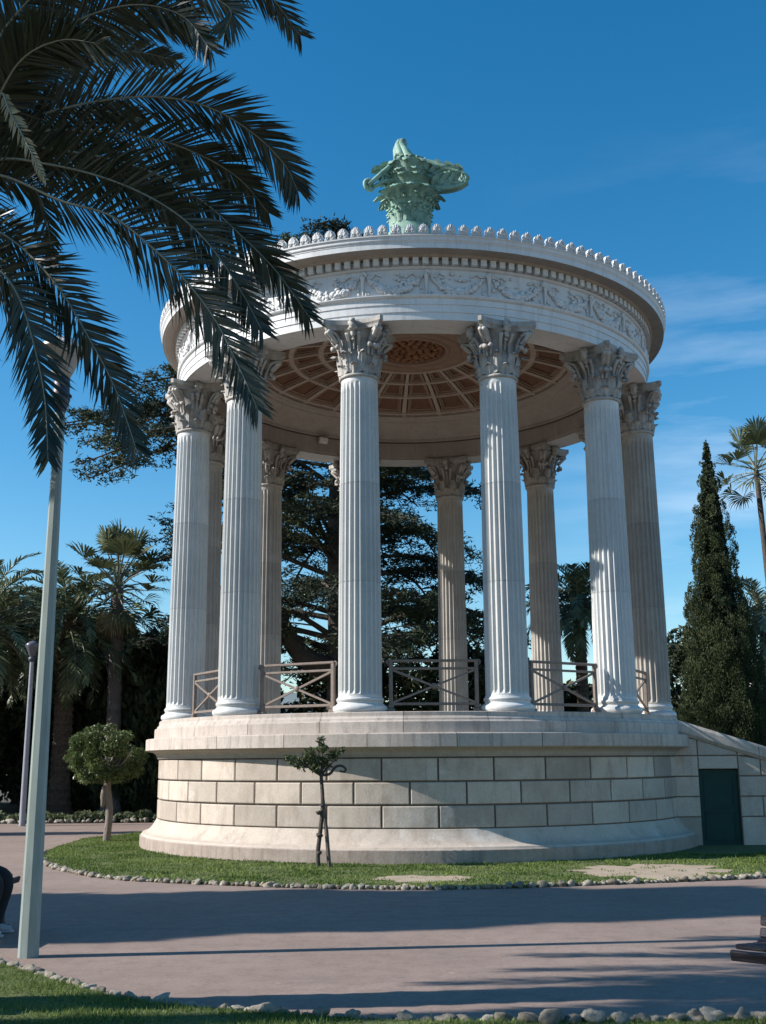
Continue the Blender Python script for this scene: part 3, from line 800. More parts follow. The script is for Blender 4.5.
for o in (-.08, .08):
    tube(mb, smooth_curve([al(.12, 15.12, o), al(.4, 14.98, o), al(.72, 14.66, o * .8), al(.98, 14.38, o * .6), al(1.12, 14.24, o * .5)], 16), np.linspace(.07, .045, 16), 7, .6)
    tube(mb, smooth_curve([al(.2, 14.5, o), al(.5, 14.50, o), al(.75, 14.40, o * .8), al(.98, 14.22, o * .5)], 14), np.linspace(.06, .04, 14), 7, .5)
    for x, z, r, h in ((.42, 14.72, .17, 1), (.68, 14.50, .13, -1)): coil(mb, al(x, z, o * .8), r, ax, 1.3, .04, 2.0 * h, h, .5)
coil(mb, al(1.06, 14.24), .15, ax, 1.25, .05, 1.6, -1, .8)
for x, z, q in ((.3, 14.96, 1), (.52, 14.92, 2), (.74, 14.76, 3)): arm_leaf(mb, al(x, z, .05), al(x + .2, z - .08, .12), .09, q, .6)
mb.build('scroll_arm', M['verdigris'], fo)
mb = MB()
for q, (dx, dy) in enumerate(((0, 0), (.13, .02), (-.12, .03), (.05, -.13), (-.07, -.11))):
    tube(mb, smooth_curve([(.05 + dx * 2, .0 + dy, 14.75), (-.04 + dx * 1.6, .10 + dy, 15.10), (-.14 + dx, .22 + dy, 15.45), (-.20 + dx * .6, .32 + dy, 15.68), (-.16 + dx * .4, .36 + dy, 15.80), (-.08 + dx * .3, .36 + dy, 15.78)], 18), np.interp(np.linspace(0, 1, 18), [0, .5, .85, 1], [.13, .10, .075, .05]), 8, (.1, .7, .35, .9, .5)[q])
for x, z, q in ((.25, 14.9, 1), (.12, 15.05, 2), (-.3, 14.9, 3), (-.28, 15.1, 4), (.32, 15.0, 5)): arm_leaf(mb, (x * .7, -.12, z - .1), (x, -.18, z + .16), .11, q, .4)
coil(mb, (.36, .0, 15.04), .12, (1, -.2), 1.2, .04, 0, 1); coil(mb, (-.34, -.1, 14.98), .11, (1, .2), 1.2, .04, 3, -1)
mb.build('scroll_arm', M['verdigris'], fo)

# -- stair with parapet walls, world axes inside a counter-rotated part
stair = bpy.data.objects.new('stair', None); COL.objects.link(stair); stair.parent = ROT; stair.rotation_euler = (0, 0, -PH)
sy0, sy1 = 21.3 - CY, 25.6 - CY
sl = -.31
topz = lambda x: 2.26 + sl * (x - (5.63 - CX))
xs, xe = 4.72, 11.0
def parapet(y0, y1, door):
    core = MB(); yf = y0 + .03
    def poly_wall(x0, x1, z0):
        V = []
        for y in (yf, y1):
            V += [(x0, y, z0), (x1, y, z0), (x1, y, topz(x1) - .26), (x0, y, topz(x0) - .26)]
        core.add(np.array(V), [[0, 1, 2, 3], [7, 6, 5, 4], [1, 5, 6, 2], [0, 3, 7, 4], [3, 2, 6, 7]], .5)
    dx0, dx1, dzt = 5.85 - CX, 6.59 - CX, 1.39
    if door:
        poly_wall(xs, dx0, -.05); poly_wall(dx1, xe, -.05); poly_wall(dx0, dx1, dzt + .02)
    else: poly_wall(xs, xe, -.05)
    w = core.build('parapet_core', M['joint'], stair)
    bl = MB()
    zr = [-.05, .534, .897, 1.264, 1.639, 2.02, 2.4]
    for r in range(len(zr) - 1):
        xj = [xs, dx0, dx1] if door else [xs]
        x = (dx1 if door else xs) + (.42 if r % 2 else .85)
        while x < xe: xj.append(x); x += .92
        xj.append(xe)
        for x0, x1 in zip(xj[:-1], xj[1:]):
            if door and abs(x0 - dx0) < .01 and zr[r] < dzt - .1:
                if zr[r + 1] <= dzt + .001: continue
                za = dzt
            else: za = zr[r]
            g_ = .010; lim0, lim1 = topz(x0 + g_) - .262, topz(x1 - g_) - .262
            zb0, zb1 = min(zr[r + 1] - g_, lim0), min(zr[r + 1] - g_, lim1)
            if zb0 - za < .05: continue
            zb1 = max(zb1, za + .012 + .001)
            xx0, xx1 = x0 + g_, x1 - g_
            V = np.array([(xx0, yf + .005, za + g_), (xx1, yf + .005, za + g_), (xx1, yf + .005, zb1), (xx0, yf + .005, zb0)])
            F = V.copy(); F[:, 1] = y0; c = F.mean(0); 
            F2 = F.copy(); F2[:, 0] += np.sign(c[0] - F[:, 0]) * .012; F2[:2, 2] += .012; F2[2:, 2] -= .006
            F[:, 1] += .008
            A = np.concatenate([V, F, F2])
            bl.add(A, np.concatenate([grid_faces(4, 3, True), [[8, 9, 10, 11]]]), float(rng.beta(2, 2)))
    bl.build('parapet_stones', M['limestone'], stair)
    cp = MB()
    ncp = 4
    for i in range(ncp):
        x0 = xs + (xe + .1 - xs) * i / ncp + .004; x1 = xs + (xe + .1 - xs) * (i + 1) / ncp - .004
        pr = [(y0 - .07, -.20), (y0 - .07, -.06), (y0 - .03, 0), (y1 + .03, 0), (y1 + .07, -.06), (y1 + .07, -.20), (y1 + .02, -.26), (y0 - .02, -.26)]
        V = np.array([(x, y, topz(x) + z) for x in (x0, x1) for y, z in pr])
        k = np.arange(8)
        cp.add(V, np.stack([k, (k + 1) % 8, (k + 1) % 8 + 8, k + 8], 1), float(rng.uniform(.4, .7)))
        cp.add(V[:8], [list(range(8))[::-1]]); cp.add(V[8:], [list(range(8))])
    cp.build('coping', M['plinth_stone'], stair)
    return dx0, dx1, dzt
dx0, dx1, dzt = parapet(sy0, sy0 + .42, True)
parapet(sy1 - .42, sy1, False)
mb = MB()
for i in range(11):
    x0 = 4.95 + i * .52; z = 1.98 - i * .165
    box(mb, (x0 + .27, (sy0 + sy1) / 2, z / 2 - .02), (.54 if i else .7, sy1 - sy0 - .86, z), None, .5, .01)
mb.build('steps', M['plinth_stone'], stair)
mb = MB()
box(mb, ((dx0 + dx1) / 2, sy0 + .10, dzt / 2 + .0), (dx1 - dx0 - .02, .04, dzt - .01), None, .5, .006)
for i, (z0, z1) in enumerate(((.12, .62), (.70, 1.28))):
    zc_ = (z0 + z1) / 2
    for (cx, sx, cz, sz) in (((dx0 + dx1) / 2, dx1 - dx0 - .2, z0, .02), ((dx0 + dx1) / 2, dx1 - dx0 - .2, z1, .02), (dx0 + .1, .02, zc_, z1 - z0), (dx1 - .1, .02, zc_, z1 - z0)):
        box(mb, (cx, sy0 + .078, cz), (sx, .02, sz))
mb.build('door', M['green_door'], stair)

# ------------------------------------------------------------------ lamps
def octa(mb, prof, tone=.5): lathe(mb, prof, 8, False, tone, R_(10), R_(10) + 2 * PI)
def lamp(loc, s, label, name='street_lamp'):
    t = thing(name, label, 'street lamp', loc, 0)
    mb = MB(); octa(mb, [(.088, -.02), (.087, .02), (.083, .5), (.046, 4.85), (.046, 4.86)]); o = mb.build('pole', M['galvanised'], t)
    mb = MB()
    lathe(mb, [(.05, 4.80), (.056, 4.83), (.07, 4.86), (.085, 4.93), (.088, 4.98), (.078, 5.0), (.075, 5.12), (.07, 5.14), (.05, 5.15)], 16, True); mb.build('collar', M['dark_metal'], t)
    mb = MB()
    for k in range(3):
        a = k * 2.1; mb = MB(); box(mb, (.085 * math.cos(a), .085 * math.sin(a), 4.96), (.03, .03, .02)); mb.build('fixing_screw', M['dark_metal'], t)
    mb = MB(); lathe(mb, [(.05, 5.14), (.075, 5.15), (.10, 5.20), (.165, 5.36), (.20, 5.40), (.20, 5.41), (.01, 5.42)], 28, True); mb.build('lamp_bowl', M['lamp_bowl'], t)
    mb = MB(); lathe(mb, [(.20, 5.405), (.225, 5.40), (.228, 5.415), (.21, 5.45), (.15, 5.50), (.06, 5.53), (.01, 5.535)], 28, True); mb.build('lamp_cap', M['lamp_cap'], t)
    t.scale = (s, s, s); return t
lamp((-3.02, 9.97, 0), 1, 'tall tapering octagonal grey green lamp post standing beside the road at left')
t2 = thing('street_lamp', 'slender grey lamp post with small dark head in front of the dark trees', 'street lamp', (-9.4, 29.85, 0))
mb = MB(); lathe(mb, [(.085, 0), (.085, .02), (.08, .05), (.078, .6), (.055, 4.2), (.055, 4.25)], 12, True); mb.build('pole', simple('lavender_metal', (.30, .30, .34), (.25, .25, .29), 5, .5), t2)
mb = MB(); lathe(mb, [(.055, 4.22), (.09, 4.25), (.10, 4.33), (.06, 4.36)], 14, True); mb.build('collar', M['dark_metal'], t2)
mb = MB(); lathe(mb, [(.06, 4.35), (.10, 4.42), (.17, 4.60), (.20, 4.66), (.19, 4.70), (.08, 4.77), (.01, 4.79)], 20, True); mb.build('globe', M['globe'], t2)

# ------------------------------------------------------------------ palms
def frond(mb, rachis, llen, lw, nst=70, up=None, v=.30, droop=.12, tone=(.1, .9), fwd=(62, 28), rmb=None, rr=(.022, .004), bend=0.0, start=.12):
    """pinnate leaf: rachis curve with narrow leaflets on both sides"""
    C = smooth_curve(rachis, nst * 2 + 1)
    T = unit(np.gradient(C, axis=0))
    upv = np.array([0, 0, 1.]) if up is None else np.asarray(up, float)
    S = unit(np.cross(T, upv)); N = np.cross(S, T)
    if rmb is not None:
        k = np.linspace(0, 1, len(C)); tube(rmb, C[::4], np.interp(k[::4], [0, .15, 1], [rr[0] * 1.8, rr[0], rr[1]]), 5, .6, True, False)
    i0 = int(start * 2 * nst)
    idx = np.arange(i0, 2 * nst, 1); idx = np.concatenate([idx[::2], idx[1::2]]); sg = np.concatenate([np.ones((len(idx) + 1) // 2), -np.ones(len(idx) // 2)])
    t = idx / (2 * nst); m = len(idx)
    L = llen * np.clip(np.minimum(1, .45 + 2.6 * (t - start)) * (1 - .62 * np.clip((t - .55) / .45, 0, 1) ** 1.4), .15, 1) * rng.uniform(.86, 1.1, m)
    ang = np.radians(np.interp(t, [0, 1], fwd) + rng.normal(0, 5, m))
    d = T[idx] * np.cos(ang)[:, None] + S[idx] * (sg * np.sin(ang))[:, None] + N[idx] * (v + rng.normal(0, .12, m))[:, None]
    d = unit(d); W = unit(np.cross(d, N[idx]))
    tilt = rng.normal(0, .35, m)[:, None]; W = unit(W * np.cos(tilt) + N[idx] * np.sin(tilt))
    B = C[idx]; dr = np.array([0, 0, -1.])
    w = (lw * rng.uniform(.8, 1.2, m))[:, None]
    Mi = B + d * (L * .5)[:, None] + dr * (L * droop * .3)[:, None]
    E = B + d * L[:, None] + dr * (L * droop)[:, None]
    V = np.stack([B - W * w * .35, B + W * w * .35, Mi + W * w * .55, Mi - W * w * .55, E], 1).reshape(-1, 3)
    o = np.arange(m)[:, None] * 5
    tn = rng.uniform(tone[0], tone[1], m)
    mb.add(V, o + np.array([[0, 1, 2, 3]]), tn); mb.f.append((o + np.array([[3, 2, 4]]) + (mb.n - len(V)), tn, False))

def arc_frond(base, az, el, L, sag, n=6, side=0.0):
    """rachis that leaves the crown at elevation el and bends down under its weight"""
    p = [np.array(base, float)]; e = el; a = az
    for i in range(n):
        p.append(p[-1] + L / n * np.array([math.cos(e) * math.cos(a), math.cos(e) * math.sin(a), math.sin(e)]))
        e -= sag / n * (1 + .35 * i); a += side / n
    return p

def palm_trunk(mb, x, y, h, r0, r1, lean=(0, 0), rough=.05, rings=60, flare=1.5):
    n = 16; rows = []; tn = []
    for j in range(rings + 1):
        t = j / rings; r = r0 + (r1 - r0) * t
        r *= 1 + (flare - 1) * math.exp(-t * h / .5)
        saw = (j % 2) * rough
        a = np.linspace(0, 2 * PI, n, endpoint=False) + (j % 4) * .2
        rr = r * (1 + saw + rng.uniform(-rough, rough, n) * .7)
        rows.append(np.stack([x + lean[0] * t ** 1.5 + rr * np.cos(a), y + lean[1] * t ** 1.5 + rr * np.sin(a), np.full(n, h * t)], 1))
    mb.add(np.concatenate(rows), grid_faces(n, rings + 1, True), np.repeat(rng.uniform(.2, .9, rings), n) , False)

def date_palm(name, label, loc, h, L, r=.3, nf=55, llen=.5, seed=1, lw=.03, nst=46, el=(-35, 78), mat='date_leaf', lean=(0, 0), group=None):
    global rng
    keep = rng; rng = np.random.default_rng(seed)
    t = thing(name, label, 'palm', loc, 0, group)
    tb = MB(); palm_trunk(tb, 0, 0, h, r, r * .85, lean, .10, int(h * 9)); 
    blob(tb, (lean[0], lean[1], h + .05), (r * 1.5, r * 1.5, .5), seed, 12, 8, .3)
    tb.build('trunk', M['palm_bark'], t)
    mb = MB(); rb = MB()
    for i in range(nf):
        f = i / nf; az = i * 2.39996 + rng.normal(0, .15); e = R_(el[1] + (el[0] - el[1]) * f ** .9 + rng.normal(0, 5))
        p = arc_frond((lean[0] + .15 * math.cos(az), lean[1] + .15 * math.sin(az), h + .25 - .3 * f), az, e, L * rng.uniform(.85, 1.08), R_(62 + rng.normal(0, 10)) * (1 - .3 * f))
        frond(mb, p, llen, lw, nst, None, .28, .18, (.05, 1), (60, 28), rb, (.03, .006))
    mb.build('crown', M[mat], t); rb.build('leaf_stalks', M['rachis'], t)
    rng = keep; return t

def fan_leaf_geo(mb, sb, base, az, el, pet, rad, nseg=24, spread=R_(215), tone=(.1, .9), droop=.35):
    d = np.array([math.cos(el) * math.cos(az), math.cos(el) * math.sin(az), math.sin(el)])
    sd = np.array([-math.sin(az), math.cos(az), 0]); nn = np.cross(d, sd) * -1
    mid = np.array(base) + d * pet * .5 + np.array([0, 0, .06 * pet]); hub = np.array(base) + d * pet
    tube(sb, smooth_curve([base, mid, hub], 7), np.linspace(.035, .014, 7), 5, .5, True, False)
    fold = .7
    th = np.linspace(-spread / 2, spread / 2, nseg) + rng.normal(0, .02, nseg)
    V = []; F4 = []; F3 = []; tn = []
    for i, a in enumerate(th):
        q = d * math.cos(a) + sd * math.sin(a) - nn * fold * (abs(math.sin(a * .5))) * .9
        q = q / np.linalg.norm(q); L = rad * (.78 + .22 * math.cos(a * .55)) * rng.uniform(.88, 1.08)
        w = np.cross(q, nn); w = w / (np.linalg.norm(w) + 1e-9) * (L * math.sin(spread / nseg / 2) * .62)
        lift = nn * (.02 if i % 2 else -.02) * L
        m1 = hub + q * L * .55 + lift; e1 = hub + q * L * .78 + np.array([0, 0, -droop * L * .10]); e2 = hub + q * L * .95 + np.array([0, 0, -droop * L * .42 * rng.uniform(.5, 1.4)])
        o = len(V); V += [hub, m1 - w, m1 + w, e1 + w * .5, e1 - w * .5, e2]
        F3 += [[o, o + 1, o + 2], [o + 4, o + 3, o + 5]]; F4 += [[o + 1, o + 4, o + 3, o + 2]]
    tt = rng.uniform(tone[0], tone[1], nseg)
    mb.add(np.array(V), np.array(F4), tt); mb.f.append((np.array(F3) + (mb.n - len(V)), np.repeat(tt, 2), False))

def fan_palm(name, label, loc, h, seed, nf=34, pet=1.0, rad=1.0, r=.2, lean=(0, 0), el=(-50, 80), skirt=14, mat='grey_palm_bark', group=None, rough=.04):
    global rng
    keep = rng; rng = np.random.default_rng(seed)
    t = thing(name, label, 'palm', loc, 0, group)
    tb = MB(); palm_trunk(tb, 0, 0, h, r, r * .8, lean, rough, int(h * 6)); tb.build('trunk', M[mat], t)
    mb = MB(); sb = MB()
    for i in range(nf):
        f = i / nf; az = i * 2.39996 + rng.normal(0, .12); e = R_(el[1] + (el[0] - el[1]) * f + rng.normal(0, 6))
        fan_leaf_geo(mb, sb, (lean[0], lean[1], h + .15 - .4 * f), az, e, pet * rng.uniform(.85, 1.15), rad * rng.uniform(.85, 1.1), tone=(.1 + .2 * (1 - f), .95 - .2 * f), droop=.25 + .5 * f)
    mb.build('crown', M['fan_leaf'], t); sb.build('leaf_stalks', M['rachis'], t)
    if skirt:
        kb = MB(); s2 = MB()
        for i in range(skirt):
            az = i * 2.39996; fan_leaf_geo(kb, s2, (lean[0], lean[1], h - .25 - .3 * rng.random()), az, R_(-68 + rng.normal(0, 8)), pet * .55, rad * .7, 18, R_(200), (.2, .9), .3)
        kb.build('dead_leaf_skirt', M['dry_leaf'], t)
    rng = keep; return t

# foreground palm at left: fronds placed one by one
FR = [
    {'p': [(-3.03, 7.8, 6.36), (-2.61, 7.89, 6.62), (-2.09, 7.99, 6.8), (-1.7, 8.07, 6.85), (-1.35, 8.13, 6.78), (-1.02, 8.2, 6.59), (-0.78, 8.26, 6.35), (-0.68, 8.3, 6.15)], 'L': 0.4},
    {'p': [(-2.99, 7.8, 6.28), (-2.56, 8.0, 6.53), (-1.9, 8.27, 6.61), (-1.51, 8.43, 6.55), (-1.19, 8.57, 6.4), (-0.96, 8.7, 6.16)], 'L': 0.36},
    {'p': [(-2.95, 7.7, 6.18), (-2.45, 7.7, 6.17), (-1.83, 7.7, 6.02), (-1.37, 7.7, 5.75), (-1.06, 7.7, 5.46), (-0.79, 7.7, 5.17), (-0.53, 7.7, 4.79)], 'L': 0.36},
    {'p': [(-2.94, 7.7, 6.09), (-2.5, 7.63, 6.01), (-2.02, 7.56, 5.84), (-1.59, 7.49, 5.59), (-1.27, 7.43, 5.28), (-1.0, 7.36, 4.86), (-0.83, 7.3, 4.52)], 'L': 0.34},
    {'p': [(-2.93, 7.7, 5.97), (-2.39, 7.59, 5.69), (-1.99, 7.5, 5.52), (-1.67, 7.42, 5.24), (-1.39, 7.34, 4.93), (-1.16, 7.26, 4.6), (-0.97, 7.17, 4.21), (-0.83, 7.1, 3.89)], 'L': 0.34},
    {'p': [(-3.18, 7.7, 5.68), (-2.84, 7.63, 5.46), (-2.58, 7.57, 5.24), (-2.32, 7.49, 4.93), (-2.06, 7.4, 4.51), (-1.84, 7.31, 4.11), (-1.64, 7.2, 3.61)], 'L': 0.34},
    {'p': [(-3.12, 7.6, 5.38), (-2.76, 7.48, 5.08), (-2.57, 7.39, 4.81), (-2.4, 7.27, 4.39), (-2.27, 7.14, 3.98), (-2.18, 7.0, 3.52)], 'L': 0.3},
    {'p': [(-2.98, 7.5, 5.98), (-2.79, 7.3, 6.38), (-2.69, 7.24, 6.22), (-2.5, 7.12, 5.87), (-2.31, 7.0, 5.51)], 'L': 0.1, 'dry': 1, 'n': 40, 'st': 0.35},
    {'p': [(-3.01, 8.0, 6.09), (-2.77, 8.12, 6.07), (-2.69, 8.25, 5.83), (-2.67, 8.4, 5.53)], 'L': 0.2, 'n': 50},
    {'p': [(-3.0, 7.6, 6.37), (-2.73, 7.52, 6.74), (-2.35, 7.42, 7.05), (-1.88, 7.34, 7.16), (-1.48, 7.27, 7.02), (-1.23, 7.2, 6.67)], 'L': 0.34},
    {'p': [(-3.09, 7.8, 6.58), (-2.95, 7.87, 7.07), (-2.7, 7.98, 7.79), (-2.34, 8.07, 8.34), (-1.53, 8.2, 8.64)], 'L': 0.4},
    {'p': [(-3.13, 7.9, 6.73), (-2.82, 8.11, 7.61), (-2.32, 8.32, 8.34), (-1.66, 8.5, 8.48), (-1.06, 8.66, 8.32), (-0.71, 8.8, 7.94)], 'L': 0.38},
    {'p': [(-3.12, 7.9, 6.56), (-2.9, 8.24, 7.04), (-2.61, 8.6, 7.55), (-2.26, 8.91, 7.87), (-1.91, 9.2, 7.98)], 'L': 0.34},
    {'p': [(-3.08, 7.9, 6.47), (-2.81, 8.19, 7.15), (-2.41, 8.47, 7.72), (-1.95, 8.71, 8.02), (-1.58, 8.9, 7.97)], 'L': 0.36},
    {'p': [(-2.93, 7.5, 6.39), (-2.64, 7.26, 6.64), (-2.3, 7.07, 6.67), (-1.96, 6.9, 6.52)], 'L': 0.34},
    {'p': [(-3.11, 8.0, 6.44), (-2.86, 8.42, 6.88), (-2.56, 8.81, 7.22), (-2.21, 9.2, 7.38)], 'L': 0.36},
    {'p': [(-3.06, 7.9, 6.21), (-2.68, 8.17, 6.45), (-2.34, 8.4, 6.49), (-1.97, 8.66, 6.36), (-1.66, 8.9, 6.15)], 'L': 0.34},
    {'p': [(-2.96, 7.5, 6.81), (-2.8, 7.43, 7.1), (-2.41, 7.32, 7.37), (-1.7, 7.17, 7.29), (-1.11, 7.04, 6.93), (-1.1, 7.0, 6.69)], 'L': 0.3, 'tone': (0.4, 1)}]  # lighter leaflet tone paints this last frond as sunlit
pt = thing('palm_tree', 'large dark date palm in the foreground at upper left with arching feathery fronds', 'palm', (-3.5, 7.8, 0))
tb = MB(); palm_trunk(tb, 0, 0, 5.6, .24, .21, (0, 0), .10, 56)
blob(tb, (0, 0, 5.75), (.33, .33, .5), 3, 14, 9, .3); tb.build('trunk', M['palm_bark'], pt)
mb = MB(); rb = MB(); db = MB()
o3 = np.array([-3.5, 7.8, 0])
for f in FR:
    P3 = np.concatenate([[(.12, -.04, 5.9)], np.array(f['p']) - o3]) if not f.get('dry') else np.array(f['p']) - o3
    frond(mb if not f.get('dry') else db, P3, f['L'] * 1.18, f.get('w', .020), f.get('n', 150), f.get('up', (-.25, .62, .74)), f.get('v', .12), f.get('dr', .14), f.get('tone', (0, .75)), f.get('fwd', (58, 30)), rb, (.012, .003), start=f.get('st', .08))
for i in range(34):   # the rest of the crown, away from the open view to the right
    az = R_(95 + 140 * ((i * .61803) % 1)); e = R_(rng.uniform(-40, 75))
    P3 = arc_frond((.1 * math.cos(az), .1 * math.sin(az), 5.95 + .3 * math.sin(e)), az, e, rng.uniform(2.5, 3.1), R_(60) * (1.1 if e > 0 else .6))
    frond(mb, P3, .42, .019, 90, None, .25, .15, (0, .8), (62, 28), rb, (.018, .004))
mb.build('crown', M['palm_leaf'], pt); db.build('dry_frond', M['dry_leaf'], pt); rb.build('leaf_stalks', M['rachis'], pt)
fb = MB(); g = np.random.default_rng(5)
for (x, y, z) in ((.30, -.05, 5.72), (.22, -.1, 6.02), (.05, -.22, 5.6)):
    for k in range(10):
        e = np.array([x, y, z]) + g.normal(0, .09, 3) + [0, 0, -.1]
        tube(fb, smooth_curve([(0, 0, 5.85), (x * .6, y * .6, z + .12), e], 6), .007, 4)
        for q in range(8): blob(fb, e + g.normal(0, .035, 3), (.012, .012, .016), int(g.integers(1e6)), 6, 4, .1)
fb.build('fruit_stalks', M['fruit'], pt)

date_palm('palm_tree', 'date palm with thick brown trunk behind the round clipped tree', (-10.2, 35.9, 0), 5.85, 2.9, .30, 60, .48, 21, .05, 40, (-45, 80))
fan_palm('fan_palm', 'fan palm with upright spiky leaves and grey trunk between date palm and rotunda', (-8.5, 35.6, 0), 7.1, 22, 36, 1.3, .92, .24, (-.1, 0), (-50, 84), 16)
date_palm('palm_tree', 'date palm crown cut by the left edge of the photo', (-11.9, 33.0, 0), 5.5, 2.6, .30, 60, .5, 23, .05, 40, (-40, 80))
date_palm('palm_tree', 'dark date palm seen between the right columns of the rotunda', (7.05, 40, 0), 7.0, 2.3, .22, 55, .5, 24, .055, 36, (-40, 84))
fan_palm('fan_palm', 'tall thin fan palm with drooping leaves above the cypress at right edge', (15.85, 45, 0), 13.3, 25, 24, 1.3, .95, .135, (-.25, 0), (-55, 82), 0, 'bark', rough=.02)
date_palm('palm_tree', 'date palm with arching fronds coloured as sunlit low behind the cypress', (13.75, 40, 0), 6.3, 2.7, .28, 55, .5, 26, .05, 36, (-40, 75), 'sunlit_frond')

# ------------------------------------------------------------------ leafy trees
def leaves(mb, P, size, tone, nrm=None, asp=.55, jit=.9):
    """one small pointed leaf-shaped face per point"""
    m = len(P); d = unit(rng.normal(size=(m, 3)))
    if nrm is not None: d = unit(nrm * 1.0 + d * jit)
    h = unit(np.cross(d, rng.normal(size=(m, 3)))); s = (size * rng.uniform(.6, 1.35, m))[:, None]
    V = np.stack([P - h * s, P + d * s * asp, P + h * s, P - d * s * asp], 1)
    k = unit(np.cross(d, h)); V[:, 1] += k * s * .2; V[:, 3] += k * s * .2
    mb.add(V.reshape(-1, 3), np.arange(4 * m).reshape(-1, 4), tone)

def clump_points(centres, radii, n, shell=.45):
    k = rng.choice(len(centres), n, p=radii ** 2 / np.sum(radii ** 2))
    d = unit(rng.normal(size=(n, 3))); r = radii[k] * (shell + (1 - shell) * rng.random(n) ** .5)
    return centres[k] + d * r[:, None] * [1, 1, .8], d, k

def limb(mb, a, b, r0, r1, bend=.15, n=7):
    a = np.array(a, float); b = np.array(b, float); L = np.linalg.norm(b - a)
    m = (a + b) / 2 + rng.normal(0, bend * L, 3) * [1, 1, .5]
    c = smooth_curve([a, m, b], n); tube(mb, c, np.linspace(r0, r1, n), 7, .5, True, False); return c

def broad_tree(name, label, loc, h, w, nleaf, size, mat='dark_leaf', seed=0, trunk_h=.3, bark='bark', group=None, nclump=34, r=.22):
    global rng
    keep = rng; rng = np.random.default_rng(seed)
    t = thing(name, label, 'tree', loc, 0, group)
    tb = MB(); th = h * trunk_h
    tube(tb, smooth_curve([(0, 0, -.05), (rng.normal(0, .08), rng.normal(0, .08), th * .5), (0, 0, th), (0, 0, h * .7)], 12), np.linspace(r, r * .35, 12), 10)
    C = []
    for i in range(nclump):
        u = rng.random(); z = th * .8 + (h - th * .8) * u; rr = w * (math.sin(PI * (.12 + .80 * u)) ** .7) * rng.uniform(.25, .95); a = rng.uniform(0, 2 * PI)
        C.append((rr * math.cos(a), rr * math.sin(a), z))
    C = np.array(C); Rd = rng.uniform(.16, .30, nclump) * w * 1.5
    for c in C[::2]: limb(tb, (0, 0, th * rng.uniform(.8, 1.5)), c, r * .35, r * .06)
    tb.build('trunk', M[bark], t)
    mb = MB(); P, d, k = clump_points(C, Rd, nleaf)
    tone = np.clip(rng.uniform(0, 1, nclump)[k] * .5 + rng.uniform(0, .5, nleaf), 0, 1)
    leaves(mb, P, size, tone, d, .5)
    mb.build('crown', M[mat], t); rng = keep; return t

def cypress(name, label, loc, h, w, n, size, seed, mat='cypress_leaf', prof=None, group=None, base=.25, nbk=520):
    global rng
    keep = rng; rng = np.random.default_rng(seed)
    t = thing(name, label, 'tree', loc, 0, group)
    tb = MB(); tube(tb, [(0, 0, -.05), (0, 0, h * .4), (0, 0, h * .93)], [w * .16, w * .1, .02], 9); tb.build('trunk', M['bark'], t)
    prof = prof or (lambda u: (1 - u) ** .72 * (1 - math.exp(-(u + .02) * 14)))
    nb = nbk; u = 1 - np.sqrt(rng.random(nb)) * .985; u = np.sort(u)
    a = rng.uniform(0, 2 * PI, nb); pr = np.array([prof(x) for x in u]); rr = w * pr * rng.uniform(.78, 1.08, nb) + .02
    C = np.stack([rr * np.cos(a), rr * np.sin(a), base + (h - base) * u * .985], 1)
    Rd = (.035 + .19 * pr) * w * .95 * rng.uniform(.7, 1.25, nb)
    k = rng.choice(nb, n, p=(Rd ** 1.6) / np.sum(Rd ** 1.6))
    d = unit(rng.normal(size=(n, 3)) + np.stack([np.cos(a[k]), np.sin(a[k]), np.full(n, .2)], 1) * .7)
    P = C[k] + d * (Rd[k] * (.55 + .45 * rng.random(n)))[:, None] * [1, 1, 1.55]
    tone = np.clip(rng.beta(1.2, 1.4, nb)[k] * .85 + rng.uniform(0, .2, n), 0, 1)
    mb = MB()
    up = unit(d * .7 + np.array([0, 0, 1.1]))
    side = unit(np.cross(up, rng.normal(size=(n, 3)))); s = (size * rng.uniform(.6, 1.4, n))[:, None]
    V = np.stack([P - up * s * .6, P + side * s * .38, P + up * s, P - side * s * .38], 1).reshape(-1, 3)
    mb.add(V, np.arange(4 * n).reshape(-1, 4), tone)
    # shaded inner mass of twigs
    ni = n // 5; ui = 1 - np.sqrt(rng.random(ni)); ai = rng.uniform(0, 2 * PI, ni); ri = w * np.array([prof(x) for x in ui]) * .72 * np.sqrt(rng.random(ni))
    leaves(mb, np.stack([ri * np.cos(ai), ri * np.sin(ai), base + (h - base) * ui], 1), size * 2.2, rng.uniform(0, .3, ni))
    mb.build('crown', M[mat], t); rng = keep; return t

cypress('cypress_tree', 'tall pointed green cypress standing behind the stair wall at right', (9.35, 31, 0), 10.6, 1.24, 160000, .034, 31, nbk=760)

